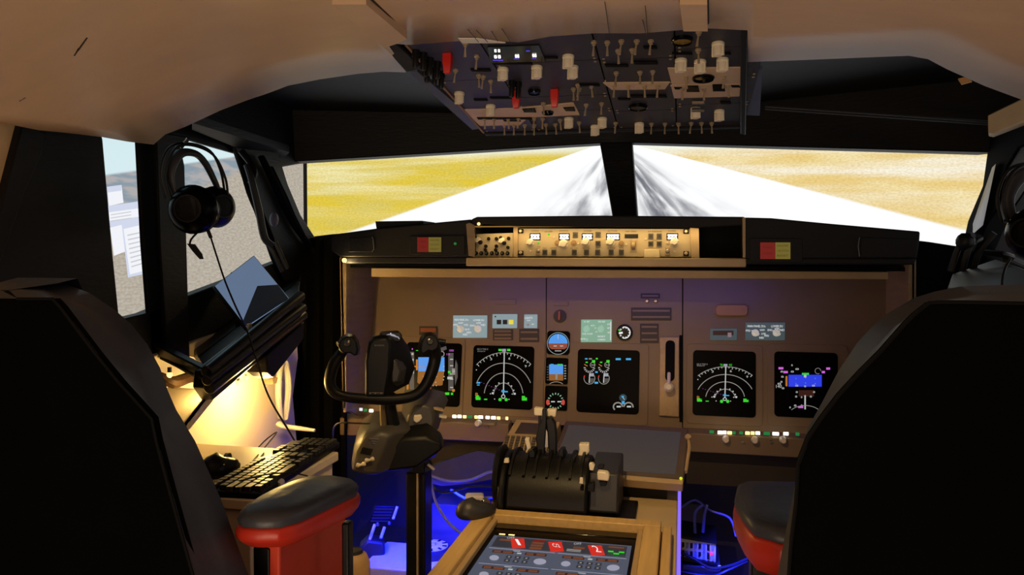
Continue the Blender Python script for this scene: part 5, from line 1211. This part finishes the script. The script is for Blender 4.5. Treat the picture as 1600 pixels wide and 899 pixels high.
# stepped bumper moulding, three rolls
def roll(pa, pb, r, m_, out=0): 
    mb = MB(); a = PX(pa[0], pa[1], XI+out); b = PX(pb[0], pb[1], XI+out); mb.tube([a, a.lerp(b, .5), b], r, 12); return mb
mold = [((322, 582), (470, 462), .014, .012), ((322, 596), (474, 480), .012, .018), ((326, 608), (474, 492), .014, .010)]
mb = MB()
for pa, pb, r, o_ in mold:
    a = PX(pa[0], pa[1], XI+o_); b = PX(pb[0], pb[1], XI+o_); mb.tube([a, b], r, 12)
A = [PX(322, 580, XI), PX(472, 462, XI), PX(476, 512, XI), PX(470, 522, XI), PX(396, 572, XI), PX(333, 626, XI), PX(320, 606, XI)]
mb.loft([A, [p+Vector((-.03, 0, 0)) for p in A]])
mb.build('bumper_moulding', M('bumper_black', (20, 20, 23), .36, var=.2), lg, bev=.003)
A = [PX(394, 560, XI+.012), PX(476, 494, XI+.012), PX(476, 528, XI+.012), PX(426, 590, XI+.012), PX(420, 584, XI+.012)]
A = [PX(416, 556, XI+.012), PX(476, 502, XI+.012), PX(475, 530, XI+.012), PX(428, 590, XI+.012), PX(419, 582, XI+.012)]
wl(A, [p+Vector((-.06, 0, 0)) for p in A], black, 'junction_box', .004)
mb = MB(); mb.tube([PX(420, 540, XI+.022), PX(474, 498, XI+.022)], .0025, 6); mb.build('copper_strip', M('copper_edge', (150, 85, 40), .4, metal=.6), lg)
# aft return of the ledge towards the wall
Yr = PX(322, 590, XI).y
A = [PX(324, 580, XI), PX(326, 606, XI), PX(250, 560, -1.15), PX(236, 536, -1.16)]
B = [p+Vector((0, .03, -.0)) for p in A]
wl(A, B, MATS['bumper_black'], 'end_moulding', .004)
A = [PX(322, 592, XI+.004), PX(322, 596, XI+.004), PX(252, 561, -1.146), PX(252, 558, -1.146)]; wl(A, [p+Vector((0, -.006, 0)) for p in A], black, 'end_bead', .001)
A = [PX(395, 575, -1.06), PX(428, 552, -1.06), PX(428, 590, -1.06), PX(418, 592, -1.06)]
wl(A, [p+Vector((-.05, 0, 0)) for p in A], tanlite, 'cable_box', .002)
# cream bracket box below the ledge
wbx = thing('cream_box', PX(300, 660, -1.08), 'cream box lit from above under the rear end of the side ledge', 'box')
T = [PX(330, 611, -1.0), PX(272, 606, -1.14), PX(240, 640, -1.14), PX(290, 664, -1.0)]
T = [PX(327, 609, -1.03), PX(262, 604, -1.145), PX(238, 655, -1.145), PX(287, 661, -1.03)]
mb = MB(); mb.loft([T, [p+Vector((0, 0, -.016)) for p in T]]); mb.build('top_panel', white_wall, wbx, bev=.002)
T2 = [T[0], T[3], PX(293, 676, -1.03), PX(335, 625, -1.03)]
mb = MB(); mb.loft([T2, [p+Vector((-.11, 0, 0)) for p in T2]]); mb.build('side_panel', white_wall, wbx, bev=.002)
mb = MB(); mb.tube([PX(250, 585, -1.12), PX(270, 598, -1.1), PX(300, 590, -1.09), PX(322, 604, -1.06)], [.006, .014, .012, .005], 8, smooth=4); tag(mb.build('wiring_bundle', M('brown_wiring', (90, 65, 40), .6, var=.5, bump=.6)), 'brown wiring bundle beside the bulb under the ledge', 'wiring')
# bulbs under the ledge
def bulb(p, label, r=.006):
    b = thing('bulb', p+Vector((0, 0, -r)), label, 'light bulb', 'bare warm bulbs'); mb = MB(); mb.ball(p, r, 10, sz=(1, 1, 1.2)); mb.build('glass', eAm, b); mb = MB(); mb.tube([p+Vector((0, 0, r*.9)), p+Vector((0, 0, r*2.8))], r*.75, 8); mb.build('socket', plas, b)
B1 = PX(265, 586, -1.10); B2 = PX(385, 590, -1.11); B3 = PX(372, 598, -1.11)
bulb(B1, 'glowing bulb above the cream box at the left seat shoulder'); bulb(B2, 'glowing bulb under the middle of the side ledge, nearer the windscreen of two'); bulb(B3, 'glowing bulb under the middle of the side ledge, farther from the windscreen of two')
# tablet leaning on the ledge
tb0 = PX(385, 512, -1.03)
A = [PX(333, 447, -1.13), PX(397, 398, -1.13), PX(455, 468, -1.015), PX(385, 515, -1.02)]
tab = thing('tablet', A[3], 'tablet computer with a pale blue reflection on its screen leaning on the side ledge', 'tablet')
nrm = (A[1]-A[0]).cross(A[3]-A[0]).normalized(); nrm = nrm if nrm.dot(EYE-A[0]) > 0 else -nrm
mb = MB(); mb.loft([[p-nrm*.009 for p in A], A]); mb.build('body', plas, tab, bev=.004)
c = sum(A, Vector())/4; I = [c+(p-c)*.955+nrm*.0004 for p in A]
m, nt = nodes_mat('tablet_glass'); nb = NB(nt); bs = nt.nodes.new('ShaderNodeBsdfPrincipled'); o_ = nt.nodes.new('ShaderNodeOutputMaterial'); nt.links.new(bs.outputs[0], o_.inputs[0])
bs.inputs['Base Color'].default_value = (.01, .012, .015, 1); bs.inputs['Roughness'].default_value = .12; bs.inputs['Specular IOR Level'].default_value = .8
bs.inputs['Emission Color'].default_value = L3((108, 128, 158)); bs.inputs['Emission Strength'].default_value = .75  # glow stands in for the pale blue reflection on the glass
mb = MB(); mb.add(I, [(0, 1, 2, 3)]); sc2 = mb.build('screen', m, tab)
# dark reflection painted as a flat shape on the tablet glass
dk_refl = E('tablet_dark_reflection', (20, 22, 27), .8)
mb = MB(); mb.add([hit(x, y, I[0]+nrm*.0004, nrm) for x, y in ((379, 503), (402, 447), (434, 445), (451, 467), (385, 510))], [(0, 1, 2, 3, 4)]); mb.build('dark_reflection_area', dk_refl, sc2)
mb = MB(); mb.box(Fr(A[3]+Vector((.004, 0, .006)), (0, 1, 0), (0, 0, 1)), -.006, -.006, 0, .01, .008, .006); mb.build('white_clip', white_pl, tab, bev=.001)
mb = MB(); q0_ = A[0].lerp(A[1], .5)-nrm*.012; q1_ = A[3].lerp(A[2], .3)-nrm*.03; mb.tube([q0_, q1_+Vector((-.05, 0, .0))], .006, 8); mb.build('kickstand', plas, tab)

# =================== DESK, KEYBOARD, MOUSE ===================
ZD2 = .815
dk_ = thing('side_cabinet', (-.98, 1.6, 0), 'cream cabinet along the left wall with keyboard on top', 'cabinet')
xE = -.738
ya = 1.275; yb = 1.635
mb = MB(); mb.wbox(-1.145, ya, ZD2-.02, xE, yb, ZD2); mb.build('top', white_wall, dk_, bev=.003)
mb = MB(); mb.wbox(-1.14, ya+.01, 0, xE-.012, yb-.006, ZD2-.0205); mb.build('body', white_wall, dk_, bev=.002)
# keyboard frame
Z3 = ZD2+.012
k0 = PZ(345, 765, Z3); kA = PZ(407, 771, Z3); kB = PZ(527, 694, Z3); kC = PZ(480, 680, Z3)
U = (kB-kA).normalized(); Vv = Vector((-U.y, U.x, 0)).normalized()
FK = Fr(kA-Vector((0, 0, .012)), U, Vv)
KL = (kB-kA).length+.02; KW = .112
kb = thing('keyboard', FK.pt(KL/2, KW/2, 0), 'black full-size keyboard lying on the cream side cabinet', 'keyboard')
mb = MB(); mb.prism(FK, rr(0, 0, KL, KW, .008, 3), 0, .012); mb.build('case', plas, kb, bev=.002)
key_k = M('keyboard_key', (34, 32, 30), .4, var=.1)
def mkkey(name, w, l):
    mb = MB(); f0 = Fr((0, 0, 0), FK.U, FK.V)
    mb.loft([[f0.pt(x, y, 0) for x, y in rr(-w/2, -l/2, w/2, l/2, .0015, 1)], [f0.pt(x, y, .008) for x, y in rr(-w/2*.82, -l/2*.82, w/2*.82, l/2*.82, .0015, 1)]])
    me = mb.build('key', key_k, kb); o0 = LOC[kb.name]
    for v in me.data.vertices: v.co += o0
    me.data.update(); d_ = me.data; bpy.data.objects.remove(me); return d_
uw = KL/23.2; vh = KW/6.9
kd = mkkey('key', uw*.9, vh*.88); ksp = mkkey('space', uw*5.9, vh*.88); ken = mkkey('wide', uw*1.9, vh*.88)
def put(dat, u, v):
    o = bpy.data.objects.new('key', dat); col.objects.link(o); o.parent = kb; o.location = FK.pt(u, v, .012)-LOC[kb.name]
cnt = 0
for r in range(6):
    v = vh*(.75+r)+(vh*.25 if r == 5 else 0)
    if r == 0:
        for u in (1.2, 2.3, 3.4): put(kd, u*uw, v)
        put(ksp, 7.4*uw, v)
        for u in (11.2, 12.3, 13.4, 14.6): put(kd, u*uw, v)
    else:
        st_ = {1: 2.6, 2: 2.2, 3: 2.0, 4: 1.0, 5: 1.0}[r]; n_ = {1: 10, 2: 11, 3: 12, 4: 13, 5: 12}[r]
        for k in range(n_): put(kd, (st_+k)*uw, v)
        if r < 5: put(ken, 14.4*uw, v)
        if r in (1, 2, 3): put(ken, .95*uw if r != 1 else 1.2*uw, v)
    if r in (0, 3, 4, 5):
        for k in range(3): put(kd, (16.2+k)*uw, v)
    if r == 1: put(kd, 17.2*uw, v)
    if r < 5:
        for k in range(4): put(kd, (19.6+k*.98)*uw, v)
mouse(PZ(348, 748, ZD2+.001)+Vector((-.025, .03, 0)), math.radians(88), 'black mouse on the cream cabinet at the near end of the keyboard', L=.10, W=.062, H=.036, m1=plas)
mb = MB(); mb.tube([PZ(350, 728, ZD2+.03), PX(354, 712, -1.08), PX(366, 700, -1.10), PX(382, 706, -1.09), PZ(396, 722, ZD2+.003), PZ(412, 708, ZD2+.002)], .0018, 6, smooth=6); tag(mb.build('mouse_cable', cable_m), 'thin black mouse cable arching against the cream wall', 'cable')
mb = MB(); mb.tube([PX(386, 722, -1.06), PX(405, 698, -1.10), PX(420, 684, -1.10), PX(432, 677, -1.09), FK.pt(KL*.5, KW+.002, .012)], .0018, 6, smooth=6); tag(mb.build('keyboard_cable', cable_m), 'thin black keyboard cable arching behind the keyboard', 'cable')
mb = MB(); mb.tube([FK.pt(.02, .05, .026), FK.pt(.06, .02, .028), FK.pt(.12, -.002, .016), FK.pt(.16, -.02, .0)], .0016, 6, smooth=4); tag(mb.build('loose_cable', cable_m), 'short black cable lying across the near keys and off the edge', 'cable')
mb = MB(); mb.tube([PZ(435, 758, ZD2+.006), PZ(441, 752, ZD2+.010)], .006, 8); tag(mb.build('cable_clip', white_pl), 'small white clip on the cabinet edge below the keyboard', 'clip')
# white bent tubes on the wall
tp = thing('bent_tube', PX(446, 660, -1.12), 'white bent double tube with a flat arm at its foot, against the cream wall', 'tube')
mb = MB(); mb.tube([PX(441, 568, -1.13), PX(436, 590, -1.115), PX(435, 620, -1.11), PX(438, 652, -1.12)], .009, 10, smooth=5); mb.build('tube', white_pl, tp)
mb = MB(); mb.tube([PX(446, 566, -1.13), PX(450, 590, -1.115), PX(450, 620, -1.11), PX(446, 655, -1.12)], .009, 10, smooth=5); mb.build('tube', white_pl, tp)
mb = MB(); mb.box(Fr(PX(429, 594, -1.125), (0, 1, 0), (0, 0, 1)), -.03, -.008, -.02, .03, .008, .012); mb.build('bracket', tanlite, tp, bev=.002)
mb = MB(); a = PX(437, 668, -1.10); b = PX(493, 676, -1.0); mb.tube([PX(436, 662, -1.12), PX(445, 667, -1.10), PX(470, 670, -1.04), PX(492, 673, -1.0)], [.014, .012, .010, .007], 10, flat=.6); mb.build('foot_arm', white_pl, tp)

# =================== HEADSETS ===================
def headset(f, label, cx, cy, cushion=plas, sc_=1.0):
    t = thing('headset', f.l(cx, cy+45*sc_, 0), label, 'headset', 'hanging headsets'); k = sc_
    def L(x, y, n): return f.l(cx+x*k, cy+y*k, n)
    mb = MB(); mb.tube([L(-43, 18, .03), L(-50, -20, .035), L(-38, -58, .03), L(-10, -70, .0), L(22, -62, -.03), L(38, -30, -.04), L(44, 10, -.045)], .0028, 8, smooth=6); mb.build('outer_band', plas, t)
    mb = MB(); mb.tube([L(-35, 18, .045), L(-42, -15, .05), L(-30, -55, .045), L(-6, -66, .015), L(26, -55, -.012), L(44, -20, -.025), L(48, 14, -.03)], .0028, 8, smooth=6); mb.build('outer_band', plas, t)
    mb = MB(); mb.tube([L(-30, 12, .03), L(-36, -20, .035), L(-24, -50, .025), L(-2, -55, .0), L(14, -42, -.02), L(30, -10, -.035), L(38, 12, -.04)], [.006, .010, .014, .015, .014, .012, .006], 12, smooth=6, flat=.5); mb.build('padded_band', leather, t)
    for nm, x, y, n, r, lab, tw in (('ear_cup', -8, 34, .055, 37, 'near ear cup with ring emblem', .35), ('ear_cup', 34, 26, -.03, 33, 'far ear cup', -.5)):
        R = r*k*f.k; o = L(x, y, n); ax = (f.N*math.cos(tw)+f.U*-math.sin(tw)).normalized(); U_ = f.V.cross(ax).normalized(); fc = Fr(o, U_, f.V)
        mb = MB(); mb.lathe(fc, 0, 0, [(R*.7, -.03), (R*.98, -.026), (R*1.02, -.012), (R*.9, 0), (R*.85, .004), (R*.6, .018), (R*.52, .020), (R*.48, .016)], 30); e = mb.build('ear_cup', satin if r > 34 else plas, t, ang=40); e['label'] = lab
        mb = MB(); mb.lathe(fc, 0, 0, [(R*.45, -.048), (R*.9, -.046), (R*.98, -.036), (R*.9, -.028), (R*.5, -.028)], 26); mb.build('ear_cushion', cushion, e, ang=60)
        mb = MB(); mb.lathe(fc, 0, 0, [(R*.56, .016), (R*.56, .0195), (R*.50, .0195), (R*.50, .016)], 26); mb.build('ring_trim', plasg, e)
    mb = MB(); mb.tube([L(2, 68, .03), L(-8, 80, .03), L(-10, 90, .03)], .0025, 6, smooth=3)
    mb.loft([[L(-6+a, 96+b, n) for a, b in ((-8, -10), (4, -9), (14, 6), (16, 14), (10, 14), (0, 2))] for n in (.022, .036)]); mb.build('microphone', plas, t, bev=.002)
    return t
f1 = facing(305, 290, 1.56)
H = headset(f1, 'black headset with microphone hanging on the left window post', 306, 295)
mb = MB(); mb.tube([f1.l(322, 358, .02), f1.l(327, 372, .02)], .004, 8); mb.build('cable_boot', plas, H)
pts = [f1.l(327, 372, .02), f1.l(335, 400, .02), f1.l(347, 440, .03), f1.l(362, 480, .05), PX(386, 517, -.97), PX(400, 560, -.94), PX(420, 620, -.93), PX(452, 675, -.92), PX(475, 715, -.90), PX(490, 745, -.86)]
mb = MB(); mb.tube(pts, .0022, 6, smooth=6); tag(mb.build('headset_cable', cable_m), 'long thin black headset cable trailing past the tablet to the keyboard', 'cable')
mb = MB(); mb.tube([f1.l(290, 222, -.02), f1.l(292, 226, .02), f1.l(296, 220, .025)], .004, 8); mb.ball(f1.l(281, 232, 0), .006); tag(mb.build('hook', steel), 'small metal hook at the top of the left window post', 'hook')
f2 = facing(1600, 330, 1.45)
H2 = headset(f2, 'black headset with brown cushion hanging at the right edge', 1617, 330, M('brown_cushion', (90, 55, 25), .5), 1.05)
mb = MB(); mb.tube([f2.l(1584, 404, .0), f2.l(1577, 420, .0), f2.l(1574, 440, .02), f2.l(1575, 470, .03)], .002, 6, smooth=4); tag(mb.build('headset_cable', cable_m), 'thin black cable hanging below the right headset', 'cable')

# =================== FOOTWELL ===================
def box_on(name, label, cat, c, sx, sy, sz, m_, z0=0, rot=0, bev=.003):
    fr = Fr((c[0], c[1], z0), (math.cos(rot), math.sin(rot), 0), (-math.sin(rot), math.cos(rot), 0)); mb = MB(); mb.box(fr, -sx/2, -sy/2, 0, sx/2, sy/2, sz); o = mb.build(name, m_, bev=bev); return tag(o, label, cat)
zp = .10
# platform board under the pedals and puck
ZP = .26
mb = MB(); mb.wbox(-1.12, 1.95, .0, -.46, 2.735, ZP); struct(mb.build('floor', floor_m))
pt = PZ(665, 872, ZP+.04)
pl = box_on('white_board', 'pale board on the floor carrying the round dial, lit violet', 'board', (pt.x, pt.y), .34, .22, .04, white_pl, z0=ZP)
pk = thing('round_dial', (pt.x+.0, pt.y+.03, ZP+.04), 'round dial puck with dark marks on the pale board', 'dial'); fr = Fr((pt.x+.01, pt.y+.03, ZP+.04), (1, 0, 0), (0, 1, 0))
mb = MB(); mb.lathe(fr, 0, 0, [(.062, 0), (.062, .022), (.056, .026), (.0001, .028)], 30); mb.build('body', plasg, pk); mb = MB(); mb.lathe(fr, 0, 0, [(.052, .0275), (.052, .030), (.03, .031), (.0001, .031)], 26); mb.build('face', white_pl, pk); mb = MB(); mb.lathe(fr, 0, 0, [(.014, .03), (.012, .042), (.0001, .042)], 16)
mb.build('centre_button', white_pl, pk); mb = MB()
for k in range(10): a = 2*PI*k/10; mb.prism(fr, [(.036*math.cos(a)-.003*math.sin(a), .036*math.sin(a)+.003*math.cos(a)), (.036*math.cos(a)+.003*math.sin(a), .036*math.sin(a)-.003*math.cos(a)), (.05*math.cos(a)+.003*math.sin(a), .05*math.sin(a)-.003*math.cos(a)), (.05*math.cos(a)-.003*math.sin(a), .05*math.sin(a)+.003*math.cos(a))], .0295, .0325)
mb.build('dial_marks', blackmat, pk)
# rudder pedals
rpd = thing('rudder_pedals', PZ(585, 874, ZP), 'black rudder pedals with ribbed plate and bright blue-lit arms', 'pedals')
fp_ = facing(605, 820, 2.42, .15)
mb = MB(); mb.prism(fp_, [fp_.q(x, y) for x, y in ((586, 790), (620, 792), (612, 820), (576, 816))], -.012, 0); pd_ = mb.build('pedal_plate', plas, rpd, bev=.004)
mb = MB()
for k in range(5): mb.prism(fp_, [fp_.q(x, y) for x, y in ((586-k*1.6, 795+k*4.5), (614-k*1.6, 796.5+k*4.5), (614-k*1.6, 798+k*4.5), (586-k*1.6, 796.5+k*4.5))], 0, .003)
mb.build('pedal_ribs', plasg, pd_)
mb = MB(); mb.tube([fp_.l(621, 793, .0), fp_.l(614, 812, .006)], .0045, 8); mb.build('side_bar', white_pl, rpd)
for a, b in (((586, 818), (577, 843)), ((601, 823), (595, 838))):
    mb = MB(); mb.tube([fp_.l(*a, .01), fp_.l(*b, .03)], .005, 8); mb.build('pedal_arm', white_pl, rpd)
mb = MB(); mb.prism(fp_, [fp_.q(x, y) for x, y in ((562, 850), (575, 838), (600, 842), (602, 858), (596, 878), (565, 874))], -.06, .05); mb.build('pedal_base', plasg, rpd, bev=.008)
mb = MB(); mb.ball(fp_.l(590, 818, .012), .007, 8); mb.ball(fp_.l(608, 817, .012), .006, 8); mb.build('pivot_bolt', steel, rpd)
# beige bag/canister at left
fc = facing(560, 880, 1.75); mb = MB(); mb.lathe(Fr(fc.l(553, 925, 0), (1, 0, 0), (0, 1, 0)), 0, 0, [(.035, -.0), (.038, .03), (.038, .07), (.030, .09), (.012, .098), (.0001, .098)], 20); 
cn = thing('canister', fc.l(553, 925, 0)+Vector((0, 0, -.0)), 'pale rounded canister beside the left armrest post', 'canister'); mb.build('body', tanwall, cn, ang=60); mb = MB(); mb.lathe(Fr(fc.l(553, 925, 0), (1, 0, 0), (0, 1, 0)), 0, 0, [(.022, .094), (.020, .101), (.0001, .103)], 18); mb.build('cap', plasg, cn)
z_c = fc.l(553, 925, 0).z
box_on('equipment_stack', 'dark box on the floor carrying the pale canister', 'box', (fc.l(553, 925, 0).x, fc.l(553, 925, 0).y), .10, .10, z_c, plas)
# cables and power supply left of the pedestal
def cable(name, pts, r, m_, label, sm=6): mb = MB(); mb.tube(pts, r, 7, smooth=sm); return tag(mb.build(name, m_), label, 'cable', 'footwell cables')
YC = 2.2
cable('cable', [PY(672, 742, YC), PY(680, 782, YC), PY(697, 812, YC-.05), PY(715, 830, YC-.1), PY(735, 842, YC-.1)], .004, cable_b, 'cable hanging in a long curve beside the yoke post, brightly blue-lit')
cable('cable', [PY(668, 742, YC+.05), PY(700, 752, YC+.05), PY(735, 750, YC+.05), PY(765, 738, YC+.05), PY(790, 737, YC+.05)], .0045, cable_b, 'blue-lit cable sagging sideways toward the keypad unit, upper of the footwell cables')
cable('cable', [PY(670, 748, YC+.02), PY(682, 766, YC+.02), PY(700, 770, YC), PY(740, 760, YC), PY(785, 762, YC)], .0035, cable_m, 'dark cable looping just under the sagging blue-lit cable')
cable('cable', [PY(705, 766, YC+.08), PY(730, 780, YC), PY(760, 778, YC), PY(790, 778, YC)], .0035, cable_b, 'short blue-lit cable plugged into the glowing power adapter')
fa = facing(741, 784, YC-.02)
pa = thing('power_adapter', fa.l(741, 796, 0), 'bright blue-lit power adapter block hanging in the cables', 'adapter'); mb = MB(); mb.prism(fa, rr(*fa.q(727, 794), *fa.q(756, 773), .006), -.02, .02); mb.build('body', white_pl, pa, bev=.003); mb = MB(); mb.prism(fa, rr(*fa.q(733, 788), *fa.q(749, 778), .002), .02, .0215); mb.build('sticker', lightgrey, pa)
mb = MB(); mb.tube([fa.l(722, 800, 0), fa.l(735, 797, 0), fa.l(760, 799, -.02), fa.l(775, 808, -.02)], .007, 8, smooth=4); mb.build('lead', cable_b, pa)
mb = MB(); mb.loft([[PY(x, y, 2.35) for x, y in ((640, 745), (690, 722), (745, 705), (790, 712), (790, 745), (735, 756), (690, 760))], [PY(x, y, 2.5) for x, y in ((640, 735), (690, 712), (745, 700), (790, 700), (790, 715), (735, 720), (690, 722))]]); tag(mb.build('draped_cloth', M('dark_cloth', (60, 60, 80), .9, bump=.5)), 'dark cloth sheet draped below the left panel ledge over the cables', 'cloth')
box_on('footwell_box', 'low dark box on the footwell floor behind the yoke post', 'box', (-.66, 2.62), .30, .18, .16, M('grey_box', (70, 70, 90), .7), z0=ZP)
# right of the pedestal: stacked circuit box and cables
cb_ = PZ(1095, 880, .0); YR = 2.15
fr_ = facing(1095, 850, YR)
eb = thing('electronics_unit', fr_.l(1098, 880, 0), 'open electronics unit with red lamp right of the pedestal', 'electronics')
mb = MB(); mb.prism(fr_, [fr_.q(*p) for p in ((1063, 842), (1118, 846), (1118, 878), (1062, 874))], -.12, 0); mb.build('circuit_tray', white_pl, eb, bev=.002)
mb = MB()
random.seed(3)
for k in range(16): x = 1066+(k % 8)*6.4; y = 850+(k//8)*13; mb.prism(fr_, [fr_.q(*p) for p in ((x, y), (x+4, y), (x+4, y+random.uniform(4, 10)), (x, y+8))], 0, random.uniform(.004, .014), mi=k % 2)
mb.build('components', [plas, lightgrey], eb)
mb = MB(); mb.prism(fr_, [fr_.q(*p) for p in ((1061, 838), (1119, 843), (1119, 847), (1061, 842))], -.12, .01); mb.prism(fr_, [fr_.q(*p) for p in ((1061, 872), (1119, 877), (1119, 881), (1061, 877))], -.12, .01); mb.build('shelf_plates', plas, eb)
mb = MB(); mb.ball(fr_.l(1111, 862, .012), .0045, 8); mb.build('red_lamp', E('lamp_red_glow', (240, 50, 90), 1.5), eb)
mb = MB(); mb.ball(fr_.l(1124, 885, .0), .006, 8); mb.build('blue_lamp', E('lamp_blue_glow', (120, 130, 255), 1.5), eb)
gz = fr_.l(1098, 880, 0).z
box_on('equipment_stack', 'dark plinth on the floor under the open electronics unit', 'box', (fr_.l(1096, 880, 0).x, YR+.07), .10, .16, gz-.006, plasg)
mb = MB(); mb.tube([fr_.l(1086, 838, -.02), fr_.l(1086, 806, -.02), fr_.l(1098, 792, -.02)], .004, 8, smooth=4); mb.tube([fr_.l(1098, 838, -.03), fr_.l(1100, 810, -.03), fr_.l(1104, 795, -.04)], .004, 8); mb.build('antenna', cable_b, eb)
cable('cable', [fr_.l(1062, 862, .02), fr_.l(1085, 868, .03), fr_.l(1110, 880, .03), fr_.l(1140, 876, .02), fr_.l(1165, 868, .0)], .004, cable_m, 'thick black cable crossing in front of the electronics unit')
cable('cable', [fr_.l(1062, 892, .02), fr_.l(1110, 893, .03), fr_.l(1135, 882, .03), fr_.l(1165, 872, .0)], .004, cable_m, 'black cable looping along the floor below the electronics unit')
cable('cable', [fr_.l(1062, 815, -.1), fr_.l(1085, 800, -.1), fr_.l(1110, 815, -.1), fr_.l(1140, 825, -.1), fr_.l(1150, 850, -.08)], .003, cable_b, 'thin blue-lit cable arching above the electronics unit')
mb = MB(); mb.wbox(-.0035, 1.3, ZT-.012, .004, 2.18, ZT-.004); 
l = mb.build('light_strip', E('violet_strip', (115, 90, 255), 1.6), pd); l['label'] = 'glowing violet light strip'
# =================== LIGHT ===================
WARM = (1.0, .62, .32)
light('AREA', 'cabin_lamp', (-.25, -1.1, 1.45), 1.8, (1.0, .66, .38), 1.2, .5, target=(-.3, 2.2, .9))
light('AREA', 'ceiling_fill', (-.25, -.5, .6), 16, (1.0, .74, .52), 1.0, .8, target=(-.22, 1.1, 1.7))  # added fill from below in place of bounced light on the ceiling
sp = light('SPOT', 'pedestal_fill_spot', (-.22, 1.18, 1.57), 22, (1.0, .66, .27), .08, target=(-.26, 1.80, .75)); sp.data.spot_size = math.radians(82); sp.data.spot_blend = .9  # unseen warm spot added to light the pedestal and shade the panel top
light('AREA', 'hood_strip', (CX+.0, YG+.02, PY(950, 353, YG).z-.008), .35, (1.0, .70, .30), .62, .02, target=(CX, YG+.06, 1.2))
light('AREA', 'blue_strip_lamp', (-.2, YF+.05, PY(900, 431, YF).z-.008), .34, (.10, .10, 1), .9, .02, target=(-.2, YP+.0, 1.02))
light('AREA', 'footwell_blue_left', (-.72, 2.25, .56), 11.0, (.004, .01, 1), .5, .05, target=(-.66, 2.5, 0), spread=120)
light('AREA', 'footwell_blue_right', (.02, 1.9, .62), 13.0, (.01, .02, 1), .05, .5, target=(.15, 2.06, .35), spread=62)
for p, e in ((B1, .6), (B2, 2.4), (B3, 1.8)): light('POINT', 'bulb_lamp', p+Vector((.07, 0, -.025)), e, (1, .64, .20), .008)
light('POINT', 'corner_bulb_lamp', PY(544, 414, YG+.0), .28, (1, .7, .3), .01)
w = bpy.data.worlds.new('world'); sc.world = w; w.use_nodes = True; w.node_tree.nodes['Background'].inputs[0].default_value = (.9, .8, .8, 1); w.node_tree.nodes['Background'].inputs[1].default_value = .013
